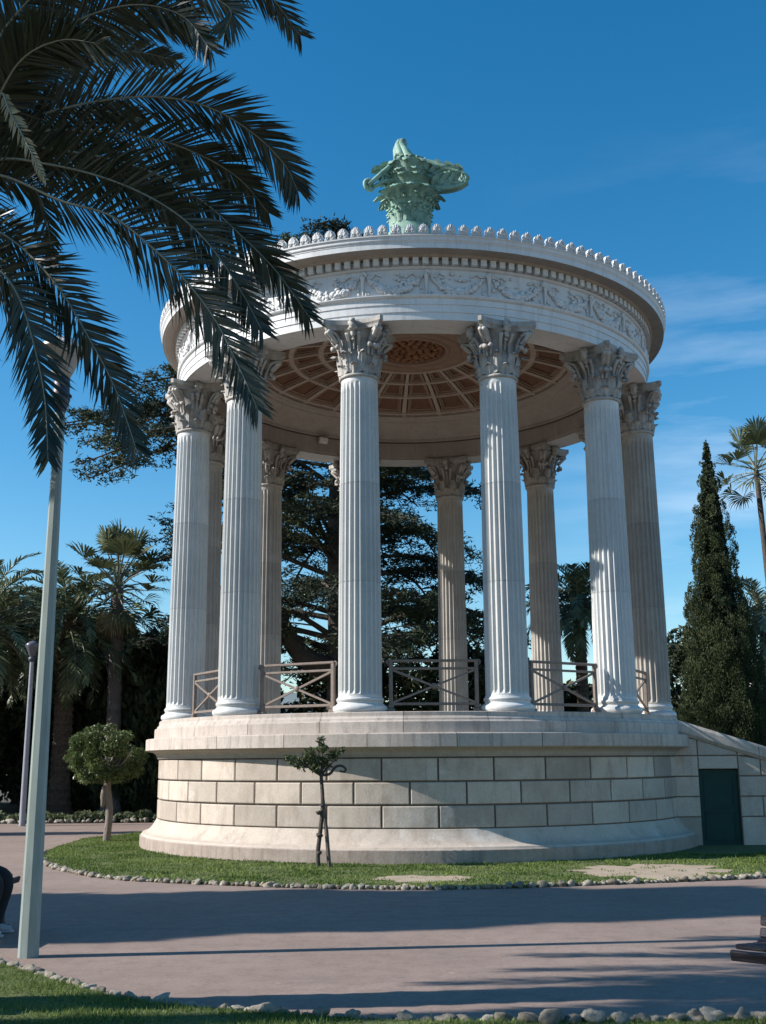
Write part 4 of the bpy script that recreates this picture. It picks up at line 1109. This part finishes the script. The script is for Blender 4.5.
# cedar behind the rotunda
def cedar(loc, seed):
    global rng
    keep = rng; rng = np.random.default_rng(seed)
    t = thing('cedar_tree', 'huge dark cedar with layered branches rising behind the rotunda', 'tree', loc)
    tb = MB(); mb = MB()
    H = 19.85
    trunk = smooth_curve([(0, 0, -.1), (.1, 0, 4), (-.05, .1, 9), (.05, 0, 14), (-.1, 0, H - .3)], 40)
    tube(tb, trunk, np.interp(np.linspace(0, 1, 40), [0, .1, .3, .5, 1], [.75, .5, .34, .24, .04]), 12)
    pts = []; nr = []
    def spray(c0, c1, width, dens):
        """flat plate of foliage along a branch"""
        L = np.linalg.norm(c1 - c0); T = unit(c1 - c0); S = unit(np.cross(T, [0, 0, 1.]))
        nsub = max(3, int(L * 3.4))
        for q in range(nsub):
            f = (q + rng.random()) / nsub; s = rng.choice((-1, 1)); wl = width * (1 - .55 * f) * rng.uniform(.5, 1.15)
            b = c0 + T * L * f; e = b + (S * s * .85 + T * rng.uniform(.25, .8)) * wl + np.array([0, 0, rng.normal(-.05, .10) * wl - .10 * wl])
            tube(tb, [b, (b + e) / 2 + [0, 0, .05 * wl], e], [.014, .01, .005], 4, .5, True, False)
            m = int(dens * wl * 15) + 4
            k = np.sqrt(rng.random(m))[:, None]
            P = b + (e - b) * k + rng.normal(0, 1, (m, 3)) * [.13, .13, .055]
            pts.append(P)
    def branch(z, az, L, el, r0, sag=.12, fol=.35, width=1.3, dens=1.0, curve=0):
        i = int(np.clip(z / H, 0, 1) * 39); a = trunk[i].copy(); a[2] = z
        d = np.array([math.cos(az) * math.cos(el), math.sin(az) * math.cos(el), math.sin(el)])
        sd = np.array([-math.sin(az), math.cos(az), 0])
        mid = a + d * L * .5 + np.array([0, 0, .06 * L]) + sd * rng.normal(0, .06 * L); e = a + d * L + np.array([0, 0, -sag * L]) + sd * rng.normal(0, .1 * L)
        c = smooth_curve([a, mid, e], 12); tube(tb, c, np.linspace(r0, .02, 12), 7, .5, True, False)
        for j in range(11):
            if j / 11 < fol: continue
            spray(c[j], c[j + 1], width * rng.uniform(.7, 1.2), dens)
        for q in range(int(L * 1.1)):     # side limbs carrying their own plates
            f = rng.uniform(fol * .7, .92); p0 = c[int(f * 11)]; s = rng.choice((-1, 1)); l2 = L * .34 * rng.uniform(.5, 1.1) * (1.25 - f)
            p1 = p0 + (sd * s * .8 + d * .6) * l2 + np.array([0, 0, rng.normal(-.05, .08) * l2])
            tube(tb, [p0, (p0 + p1) / 2 + [0, 0, .05 * l2], p1], [.03, .02, .008], 5, .5, True, False)
            spray(p0 + (p1 - p0) * .25, p1, width * .75, dens)
    z = 4.6; k = 0
    while z < H - .6:
        u = (z - 4) / (H - 4); Lm = 7.6 * (1 - u) ** .6 + .7
        for j in range(4):
            az = k * 2.4 + rng.normal(0, .25); k += 1
            # keep the sky gap to the right of the trunk line open
            L = Lm * rng.uniform(.7, 1.05)
            if math.cos(az) > .3: L *= .80
            branch(z + rng.normal(0, .18), az, L, R_(rng.uniform(-4, 16)) + .35 * max(0, u - .6), .075 * (1 - u) + .035, .10 + .05 * rng.random(), .22 + .1 * rng.random(), 1.15 * (1 - .5 * u) + .25)
        z += .62 * (1 - .25 * u) * rng.uniform(.8, 1.2)
    # the long limbs reaching out left past the columns
    for (zz, az, L, el) in ((12.4, PI + .1, 9.2, .10), (13.2, PI - .25, 8.0, .08), (11.4, PI + .35, 8.2, .06), (12.0, PI, 8.6, .02), (13.6, PI + .2, 6.6, .12), (12.8, PI + .05, 8.8, .05), (11.8, PI - .15, 8.9, .04), (12.2, PI + .22, 9.0, .08)):
        branch(zz, az, L, el, .11, .10, .30, 1.25, 1.25)
    # the big bare elbow limb low at left
    c = smooth_curve([(0, -.1, 4.4), (-.7, -.25, 4.62), (-1.3, -.35, 5.15), (-1.75, -.4, 5.95), (-2.3, -.4, 7.0)], 20)
    tube(tb, c, np.linspace(.42, .20, 20), 9, .5, True, False)
    for j in range(9, 19): spray(c[j], c[j] + np.array([-1.2 * rng.random() - .3, rng.normal(0, .6), .1]), 1.0, .9)
    tb.build('trunk', M['bark'], t)
    P = np.concatenate(pts)
    # three short spiky needle tufts at every point
    for rep in range(3):
        m = len(P); d = unit(rng.normal(size=(m, 3)) * [1, 1, .55] + [0, 0, .25]); w = unit(np.cross(d, rng.normal(size=(m, 3))))
        Q = P + rng.normal(0, .05, (m, 3)); s = rng.uniform(.08, .17, m)[:, None]
        V = np.stack([Q - w * s * .22, Q + w * s * .22, Q + d * s * 1.25], 1).reshape(-1, 3)
        tone = np.clip(.35 + .3 * np.sin(P[:, 0] * 1.1 + P[:, 2] * 1.9) + rng.normal(0, .22, m), 0, 1)
        mb.add(V, np.arange(3 * m).reshape(-1, 3), tone)
    print('cedar tufts', len(P))
    mb.build('crown', M['cedar_leaf'], t); rng = keep
cedar((-1.55, 36, 0), 41)

# dark wood at left, tree by tree
dk = [(-7.6, 37.0, 5.8, 1.9, 'dark narrow conifer beside the left edge of the rotunda'), (-6.3, 36.4, 5.7, 1.5, 'dark conifer touching the left edge of the rotunda podium'),
      (-9.3, 38.4, 5.2, 1.9, 'dark conifer filling the gap behind the grey fan palm trunk'), (-5.0, 38.6, 6.3, 1.6, 'dark conifer half hidden by the leftmost columns')]
for i, (x, y, h, w, lb) in enumerate(dk):
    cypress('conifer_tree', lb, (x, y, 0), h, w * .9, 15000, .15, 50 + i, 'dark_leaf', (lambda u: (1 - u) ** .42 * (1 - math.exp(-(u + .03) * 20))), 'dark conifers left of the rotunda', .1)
bt = [(-12.4, 39.5, 6.6, 2.5, 'dark bushy tree behind the date palms at left'), (-15.2, 38, 7.0, 2.8, 'dark bushy tree at the left edge behind the slender lamp'),
      (-10.9, 43, 6.8, 2.9, 'dark tree deep in the shade behind the thick palm trunk'), (-14.5, 45, 7.5, 3.2, 'tallest dark tree far back at the left edge'),
      (-7.4, 43, 6.0, 2.7, 'dark tree behind the conifers left of the rotunda')]
for i, (x, y, h, w, lb) in enumerate(bt):
    broad_tree('dark_tree', lb, (x, y, 0), h, w, 11000, .17, 'dark_leaf', 60 + i, .16, 'bark', 'dark trees at the left', 40)
# unseen trees placed beyond the left frame to throw shade into view
for i, (x, y, h, w) in enumerate(((-19, 34.5, 6.5, 3.0), (-23, 38, 7.5, 3.6), (-20.5, 43, 8, 3.6))):
    broad_tree('shade_tree', 'unseen dark tree added left of the frame to shade the wood', (x, y, 0), h, w, 9000, .22, 'dark_leaf', 70 + i, .12, 'bark', 'added shade trees left of the frame', 40)
def big_cone(u): return (1 - u) ** 1.0 * (1 - math.exp(-(u + .03) * 18))
cypress('conifer_tree', 'big cone shaped conifer left of the frame shading the road', (-16, 11.38, 0), 22.5, 2.4, 42000, .24, 81, 'dark_leaf', big_cone, None, .1)
cypress('conifer_tree', 'slender conifer left of the frame shading the far path', (-24, 24.9, 0), 14, 1.5, 16000, .2, 84, 'dark_leaf', big_cone, None, .1)
fan_palm('fan_palm', 'slim fan palm left of the frame shading the near grass', (-11.5, 6.35, 0), 13.0, 82, 26, .9, .9, .2, (0, 0), (-50, 80), 0)

# bushes and trees seen low through the colonnade and at right
bs = [(12.9, 49, 6.6, 2.4, 'dark green tree between the rotunda and the cypress'), (-.9, 41, 5.0, 2.6, 'dark bush low behind the front middle columns'), (2.4, 39, 5.0, 2.6, 'dark bush behind the railing at the centre of the rotunda'),
      (4.8, 42, 4.9, 2.7, 'bush behind the railing right of the centre column'), (9.6, 44, 4.2, 2.0, 'low bush behind the right hand railing'), (-5.2, 43, 4.5, 2.3, 'bush behind the railing left of the front column'),
      (17.8, 47, 5.5, 2.5, 'bush at the right edge below the date palm'), (7.5, 43, 4.0, 2.2, 'low bush at the foot of the palm seen through the right columns')]
for i, (x, y, h, w, lb) in enumerate(bs):
    broad_tree('bush', lb, (x, y, 0), h, w, 8000, .14, 'dark_leaf' if i not in (4, 6) else 'sapling_leaf', 90 + i, .10, 'bark', 'bushes behind the rotunda', 30, .12)

# clipped round tree
def topiary():
    global rng
    keep = rng; rng = np.random.default_rng(101)
    t = thing('topiary_tree', 'small clipped round tree with mushroom shaped green crown on the lawn', 'tree', (-5.65, 23.44, 0))
    tb = MB(); tube(tb, smooth_curve([(.02, 0, -.03), (.0, 0, .05), (.03, .02, .6), (-.03, 0, 1.1), (-.02, 0, 1.55)], 16), np.interp(np.linspace(0, 1, 16), [0, .04, .1, 1], [.15, .10, .08, .068]), 10)
    blob(tb, (-.10, -.03, .9), (.06, .06, .22), 3, 9, 7, .3)
    for i in range(9): limb(tb, (0, 0, 1.3 + .2 * rng.random()), (rng.uniform(-.55, .55), rng.uniform(-.55, .55), rng.uniform(1.4, 2.0)), .035, .008)
    tb.build('trunk', M['pale_bark'], t)
    n = 15000; C = []; Rd = []
    for i in range(60):
        d = unit(rng.normal(size=3)); d[2] = max(d[2], -.62)
        C.append(np.array([-.10, 0, 1.68]) + d * [.66, .66, .60]); Rd.append(rng.uniform(.15, .24))
    P, d, k = clump_points(np.array(C), np.array(Rd), n, .05)
    keepm = P[:, 2] > 1.13 + .10 * rng.random(n); P, d, k = P[keepm], d[keepm], k[keepm]
    mb = MB(); out = unit(P - np.array([-.08, 0, 1.5]))
    leaves(mb, P, .036, np.clip(rng.uniform(0, .6, 60)[k] + rng.uniform(0, .45, len(P)), 0, 1), out, .5, .8)
    mb.build('crown', M['topiary_leaf'], t); rng = keep
topiary()

# young tree with its stake
def sapling():
    global rng
    keep = rng; rng = np.random.default_rng(103)
    t = thing('young_tree', 'thin young tree with sparse leaves in front of the podium wall', 'tree', (-1.0, 17.5, 0))
    tb = MB()
    tr = smooth_curve([(0, 0, -.03), (-.02, 0, .22), (.02, .01, .6), (.05, 0, .95), (.03, 0, 1.3), (.02, 0, 1.42)], 20)
    tube(tb, tr, np.linspace(.036, .026, 20), 8)
    for z in (.24, .5, .83): blob(tb, (.0, 0, z), (.055, .055, .035), int(z * 100), 8, 5, .4)
    ends = []
    for (x, y, z) in ((-.18, .1, 1.55), (.0, -.1, 1.75), (.12, .1, 1.65), (-.32, -.05, 1.6), (.25, 0, 1.62), (-.1, .2, 1.7), (.02, .05, 1.9)):
        c = limb(tb, (.02, 0, 1.38), (x, y, z), .022, .006, .08); ends.append(c)
    # the crooked bare shoot on the right
    tube(tb, smooth_curve([(.03, 0, 1.38), (.16, 0, 1.40), (.24, 0, 1.50), (.33, 0, 1.52), (.40, 0, 1.47), (.38, 0, 1.43), (.31, 0, 1.44)], 20), np.linspace(.026, .016, 20), 6)
    tb.build('trunk', M['bark'], t)
    P = []; 
    C = np.array([(-.30, -.05, 1.60), (-.40, 0, 1.64), (-.15, .05, 1.62), (-.12, -.1, 1.72), (.0, 0, 1.60), (.02, 0, 1.92), (.03, 0, 1.80), (.14, .05, 1.66), (.2, -.05, 1.72), (-.22, .1, 1.52), (.08, .1, 1.52), (.28, 0, 1.78), (-.05, -.05, 1.5)])
    Rd = np.array([.10, .07, .13, .12, .13, .07, .10, .11, .09, .09, .08, .06, .09])
    C = C * [1.22, 1, 1] + [0, 0, -.01]; P, d, k = clump_points(C, Rd, 640, .15)
    mb = MB(); leaves(mb, P, .047, rng.uniform(0, 1, len(P)), d, .34)
    mb.build('crown', M['sapling_leaf'], t)
    s = thing('stake', 'wooden stake leaning against the thin young tree', 'stake', (-.86, 17.5, 0))
    mb = MB(); tube(mb, [(.02, 0, -.04), (-.03, 0, .55), (-.085, 0, 1.02)], [.032, .030, .026], 8); so = mb.build('pole', M['stake_wood'], s)
    mb = MB(); t_ = np.linspace(0, 2 * PI, 13); tube(mb, np.stack([-.09 + .055 * np.cos(t_), .04 * np.sin(t_), np.full(13, .93)], 1), .007, 5); mb.build('tie', M['dark_metal'], s)
    rng = keep
sapling()

# low planting along the far bed
mb = MB(); n = 9000
Pc = np.c_[rng.uniform(-13, -4.6, n), rng.uniform(31.4, 32.4, n), np.zeros(n)]; Pc[:, 2] = .03 + rng.random(n) * (.16 + .10 * np.sin(Pc[:, 0] * 3.1) * np.sin(Pc[:, 0] * 7.7))
leaves(mb, Pc, .07, rng.uniform(0, 1, n))
tag(mb.build('ground_cover', M['cover_leaf']), 'low grey green ground cover along the far shaded bed', 'plants', kind='stuff')

# ------------------------------------------------------------------ houses, hill
def house(loc, w, d, h, rotz, label, nwx, nwz, roof_h=1.6, group=None, roof='house_roof'):
    t = thing('house', label, 'house', loc, rotz, group)
    mb = MB(); box(mb, (0, 0, h / 2), (w, d, h)); wl = mb.build('wall', M['house_wall'], t)
    mb = MB(); o = .35
    V = np.array([(-w / 2 - o, -d / 2 - o, h), (w / 2 + o, -d / 2 - o, h), (w / 2 + o, d / 2 + o, h), (-w / 2 - o, d / 2 + o, h), (-w / 2 + w * .22, 0, h + roof_h), (w / 2 - w * .22, 0, h + roof_h)]); V[:, 2] += .01
    mb.add(V[[0, 1, 5, 4]], [[0, 1, 2, 3]]); mb.add(V[[2, 3, 4, 5]], [[0, 1, 2, 3]]); mb.add(V[[1, 2, 5]], [[0, 1, 2]]); mb.add(V[[3, 0, 4]], [[0, 1, 2]]); mb.add(V[[3, 2, 1, 0]], [[0, 1, 2, 3]])
    rf = mb.build('roof', M[roof], t)
    mb = MB(); box(mb, (w * .15, d * .1, h + roof_h * .9), (.6, .6, 1.4)); mb.build('chimney', M['house_wall'], rf)
    for i in range(nwx):
        for j in range(nwz):
            x = -w / 2 + w * (i + .5) / nwx; z = h * (j + .55) / nwz
            mb = MB()
            for s in (-1, 1): box(mb, (x + s * .85, -d / 2 - .04, z), (.5, .06, 1.5))
            box(mb, (x, -d / 2 - .03, z + .78), (1.2, .08, .07)); box(mb, (x, -d / 2 - .05, z - .78), (1.3, .14, .07))
            wn = mb.build('window', M['shutter'], t)
            mb = MB(); box(mb, (x, -d / 2 - .012, z), (1.1, .03, 1.48)); mb.build('pane', M['glass'], wn)
house((-6.2, 78, 0), 13, 9, 5.0, R_(4), 'pale house seen low between the columns left of centre', 4, 2, 1.2, None, 'roof_metal')
house((146, 396, 31), 16, 11, 9, R_(-8), 'pale hillside house at the right edge highest up', 4, 3, 2)
house((128, 372, 20), 15, 10, 8, R_(6), 'pale hillside house near the right edge lower down', 4, 2, 2)
n = 48; xx = np.linspace(85, 420, n); yy = np.linspace(330, 700, 30)
X, Y = np.meshgrid(xx, yy); Z = 75 * np.exp(-((X - 250) / 85) ** 2 - ((Y - 470) / 110) ** 2) + 26 * np.exp(-((X - 150) / 32) ** 2 - ((Y - 420) / 60) ** 2) + rng.normal(0, 1.0, X.shape) - 1.2
mb = MB(); mb.add(np.stack([X, Y, Z], -1).reshape(-1, 3), grid_faces(n, 30), .5, True)
tag(mb.build('hill', M['hill']), 'distant wooded hill behind the cypress at right', 'hill', kind='structure')

# ------------------------------------------------------------------ benches and the seated person
def bench(label, loc, rotz, L=1.7):
    """slatted bench, faces local -x, length along local y"""
    t = thing('park_bench', label, 'bench', loc, rotz)
    fr = [(-.30, .40), (-.315, .435), (-.27, .455), (-.12, .445), (.03, .435), (.10, .45), (.14, .50), (.165, .58), (.18, .64)]
    for s in (-1, 0, 1):
        mb = MB(); y = s * (L / 2 - .30)
        tube(mb, [(x, y, z - .025) for x, z in smooth_curve(fr, 24)], .02, 7)
        for (a, b, c) in (((-.24, .42), (-.27, .2), (-.30, 0)), ((.07, .42), (.14, .2), (.22, 0))):
            tube(mb, [(x, y, z) for x, z in smooth_curve([a, b, c], 8)], .02, 7)
        box(mb, (-.30, y, .012), (.09, .06, .024)); box(mb, (.22, y, .012), (.09, .06, .024))
        mb.build('leg_frame', M['dark_metal'], t)
    sp = smooth_curve(fr, 60); d = np.concatenate([[0], np.cumsum(np.linalg.norm(np.diff(sp, axis=0), axis=1))])
    for q in np.arange(.03, d[-1] - .02, .082):
        i = np.searchsorted(d, q); i = min(max(i, 1), 59); c = sp[i]; tg = unit(sp[i] - sp[i - 1]); ang = math.atan2(tg[1], tg[0])
        R3 = np.array([[math.cos(ang), 0, -math.sin(ang)], [0, 1, 0], [math.sin(ang), 0, math.cos(ang)]])
        mb = MB(); nrm = np.array([-math.sin(ang), math.cos(ang)]); cc = c + nrm * .012
        box(mb, (cc[0], 0, cc[1]), (.062, L, .028), R3, .5, .006); mb.build('slat', M['bench_wood'], t)
    return t
bench('dark slatted park bench cut by the right edge of the foreground', (2.955, 6.89, 0), R_(49), 1.7)
bench('dark slatted park bench under the seated person at the left edge', (-4.12, 11.2, 0), PI, 1.7)

def skin_obj(name, verts, edges, radii, mat, parent=None, root=0, sub=2):
    me = bpy.data.meshes.new(name); me.from_pydata(verts, edges, []); me.update()
    o = bpy.data.objects.new(name, me); COL.objects.link(o); o.parent = parent
    s = o.modifiers.new('skin', 'SKIN'); s.use_smooth_shade = True
    lay = me.skin_vertices[0].data if me.skin_vertices else None
    if lay is None:
        bpy.context.view_layer.objects.active = o
        me.attributes.new('skin', 'FLOAT', 'POINT')
    for i, r in enumerate(radii):
        rr = r if isinstance(r, tuple) else (r, r); me.skin_vertices[0].data[i].radius = rr
    me.skin_vertices[0].data[root].use_root = True
    m = o.modifiers.new('sub', 'SUBSURF'); m.levels = sub; m.render_levels = sub
    me.materials.append(mat); return o

def chain_tube(mb, pts, rad, n=14, ell=1.0, m=22):
    c = smooth_curve(pts, m); r = np.interp(np.linspace(0, 1, m), np.linspace(0, 1, len(rad)), rad); tube(mb, c, r, n, .5, True, True, ell)

def person(loc):
    """seated, leaning forearms on the thighs, facing +x; built in local metres"""
    p = thing('person', 'person in dark coat and pale shoes seated at the left edge', 'person', loc)
    # one continuous body grown over a posed skeleton
    V = [(0, 0, .53), (.0, 0, .66), (.05, 0, .82), (.08, 0, .98), (.09, 0, 1.07), (.11, 0, 1.11), (.125, 0, 1.17), (.13, 0, 1.25)]
    Rr = [(.15, .12), (.14, .11), (.15, .12), (.13, .11), .06, .058, (.085, .095), (.075, .085)]
    E = [(i, i + 1) for i in range(7)]
    def ch(start, pts, rad):
        prev = start
        for q, r in zip(pts, rad): V.append(q); Rr.append(r); E.append((prev, len(V) - 1)); prev = len(V) - 1
    for s in (-1, 1):
        ch(0, [(.06, s * .10, .53), (.26, s * .13, .525), (.47, s * .14, .50), (.48, s * .14, .40), (.43, s * .14, .25), (.40, s * .14, .10)], [.095, .088, .068, .062, .056, .042])
        ch(3, [(.08, s * .18, .98), (.10, s * .22, .85), (.16, s * .23, .72), (.30, s * .21, .63), (.43, s * .17, .545), (.48, s * .165, .50)], [.062, .054, .048, .042, .032, .028])
    b = skin_obj('body', V, E, Rr, M['skin'], p)
    # clothing follows the body
    mb = MB()
    chain_tube(mb, [(-.02, 0, .47), (-.02, 0, .62), (.03, 0, .80), (.065, 0, .96), (.085, 0, 1.05)], [.19, .19, .20, .185, .085], 18)
    chain_tube(mb, [(.085, -.21, .955), (.08, -.13, 1.005), (.085, 0, 1.03), (.08, .13, 1.005), (.085, .21, .955)], [.085, .095, .095, .095, .085], 14)
    for s in (-1, 1):
        chain_tube(mb, [(.06, s * .10, 1.0), (.08, s * .19, .97), (.10, s * .235, .85), (.17, s * .24, .70), (.31, s * .215, .635), (.44, s * .17, .545)], [.09, .085, .075, .068, .058, .046], 12)
    chain_tube(mb, [(-.06, 0, .50), (.15, 0, .50), (.36, 0, .47), (.42, 0, .40)], [.17, .19, .20, .15], 16, .62)
    mb.build('coat', M['coat'], p)
    mb = MB()
    for s in (-1, 1):
        chain_tube(mb, [(.05, s * .10, .525), (.27, s * .135, .53), (.455, s * .145, .515), (.505, s * .145, .44), (.47, s * .145, .28), (.43, s * .145, .10)], [.115, .11, .10, .092, .086, .078], 14)
    mb.build('trousers', M['trousers'], p)
    for s in (-1, 1):
        mb = MB(); chain_tube(mb, [(.36, s * .145, .05), (.42, s * .145, .055), (.52, s * .15, .045), (.60, s * .155, .035)], [.040, .052, .047, .030], 12, .8)
        box(mb, (.49, s * .148, .012), (.27, .085, .022), None, .5, .01); mb.build('shoe', M['shoe'], p)
        # hands hang over the knees
        mb = MB()
        chain_tube(mb, [(.47, s * .165, .50), (.51, s * .16, .46), (.535, s * .155, .41)], [.028, .040, .036], 10, .55)
        for k in range(4):
            y = s * (.155 + (k - 1.5) * .019); L = (.062, .075, .070, .055)[k]
            chain_tube(mb, [(.533, y, .415), (.555, y, .415 - L * .45), (.560, y, .415 - L * .8), (.550, y, .415 - L * 1.15)], [.010, .0095, .009, .007], 7, 1, 9)
        chain_tube(mb, [(.515, s * .125, .46), (.54, s * .105, .43), (.55, s * .10, .395)], [.013, .011, .008], 7, 1, 8)
        mb.build('hand', M['skin'], p)
    mb = MB(); hc = np.array([.125, 0, 1.25])
    g = np.random.default_rng(9)
    blob(mb, hc + [-.03, 0, .035], (.100, .090, .112), 6, 16, 12, .06); mb.build('hair', M['hair'], p)
    mb = MB()
    blob(mb, hc + [.03, 0, -.02], (.088, .074, .112), 2, 16, 12, .02); blob(mb, hc + [.115, 0, -.03], (.022, .014, .024), 4, 8, 6, .1)
    for s in (-1, 1):
        blob(mb, hc + [.105, s * .03, .002], (.012, .016, .008), 5, 8, 5, .1); blob(mb, hc + [.0, s * .082, -.02], (.018, .010, .03), 7, 8, 6, .2)
    blob(mb, hc + [.108, 0, -.075], (.012, .024, .007), 8, 8, 5, .1); mb.build('face', M['skin'], p)
person((-4.22, 11.2, -.0))

# ------------------------------------------------------------------ sky, sun, camera
SUN_D = np.array([-.842, -.0885, .533]); SUN_D /= np.linalg.norm(SUN_D)
el = math.asin(SUN_D[2]); rot = math.atan2(SUN_D[0], SUN_D[1])
w = bpy.data.worlds.new('World'); sc.world = w; w.use_nodes = True
nt = w.node_tree; bg = nt.nodes['Background']
sky = nd(nt, 'ShaderNodeTexSky'); sky.sky_type = 'NISHITA'; sky.sun_disc = False
sky.sun_elevation = el; sky.sun_rotation = rot; sky.altitude = 50; sky.air_density = 1.0; sky.dust_density = .25; sky.ozone_density = 2.2
tc = nd(nt, 'ShaderNodeTexCoord').outputs['Generated']
mp = nd(nt, 'ShaderNodeMapping'); mp.inputs['Scale'].default_value = (1.2, 1.2, 7.0); mp.inputs['Rotation'].default_value = (0, R_(14), 0)
nt.links.new(tc, mp.inputs['Vector'])
cl = noise(nt, mp.outputs[0], 2.0, 7, .58)
sx = nd(nt, 'ShaderNodeSeparateXYZ'); nt.links.new(tc, sx.inputs[0])
cf = rng_map(nt, cl, .50, .80, 0, .55)
mask = rng_map(nt, sx.outputs['X'], .08, .34, 0, 1)
mz = rng_map(nt, sx.outputs['Z'], .30, .52, 1, 0)
m1 = nd(nt, 'ShaderNodeMath', operation='MULTIPLY'); nt.links.new(cf, m1.inputs[0]); nt.links.new(mask, m1.inputs[1])
m2 = nd(nt, 'ShaderNodeMath', operation='MULTIPLY'); nt.links.new(m1.outputs[0], m2.inputs[0]); nt.links.new(mz, m2.inputs[1])
hs = nd(nt, 'ShaderNodeHueSaturation'); hs.inputs['Saturation'].default_value = 1.40; hs.inputs['Hue'].default_value = .492; nt.links.new(sky.outputs[0], hs.inputs['Color'])
col = mixc(nt, m2.outputs[0], hs.outputs[0], (6.5, 7.5, 8.5))
nt.links.new(col, bg.inputs['Color']); bg.inputs['Strength'].default_value = .108

sl_ = bpy.data.lights.new('sun', 'SUN'); sl_.energy = 5.0; sl_.angle = R_(.5); sl_.color = (1.0, .95, .88)
so = bpy.data.objects.new('sun', sl_); COL.objects.link(so)
so.rotation_euler = Vector(SUN_D).to_track_quat('Z', 'Y').to_euler(); so.location = (-20, -5, 20)

cam = bpy.data.cameras.new('camera'); cam.lens = 36 * 1112.6 / 1024; cam.sensor_width = 36; cam.sensor_fit = 'AUTO'; cam.clip_start = .05; cam.clip_end = 6000
co = bpy.data.objects.new('camera', cam); COL.objects.link(co)
co.matrix_world = Matrix.Translation((0, 0, 1.6)) @ Matrix.Rotation(R_(90 + 12.5686), 4, 'X') @ Matrix.Rotation(R_(-.411), 4, 'Z')
sc.camera = co
sc.view_settings.view_transform = 'Standard'; sc.view_settings.look = 'None'; sc.view_settings.gamma = 1; sc.view_settings.exposure = .62
sc.cycles.max_bounces = 6; sc.cycles.diffuse_bounces = 3; sc.cycles.transmission_bounces = 3; sc.cycles.use_denoising = True
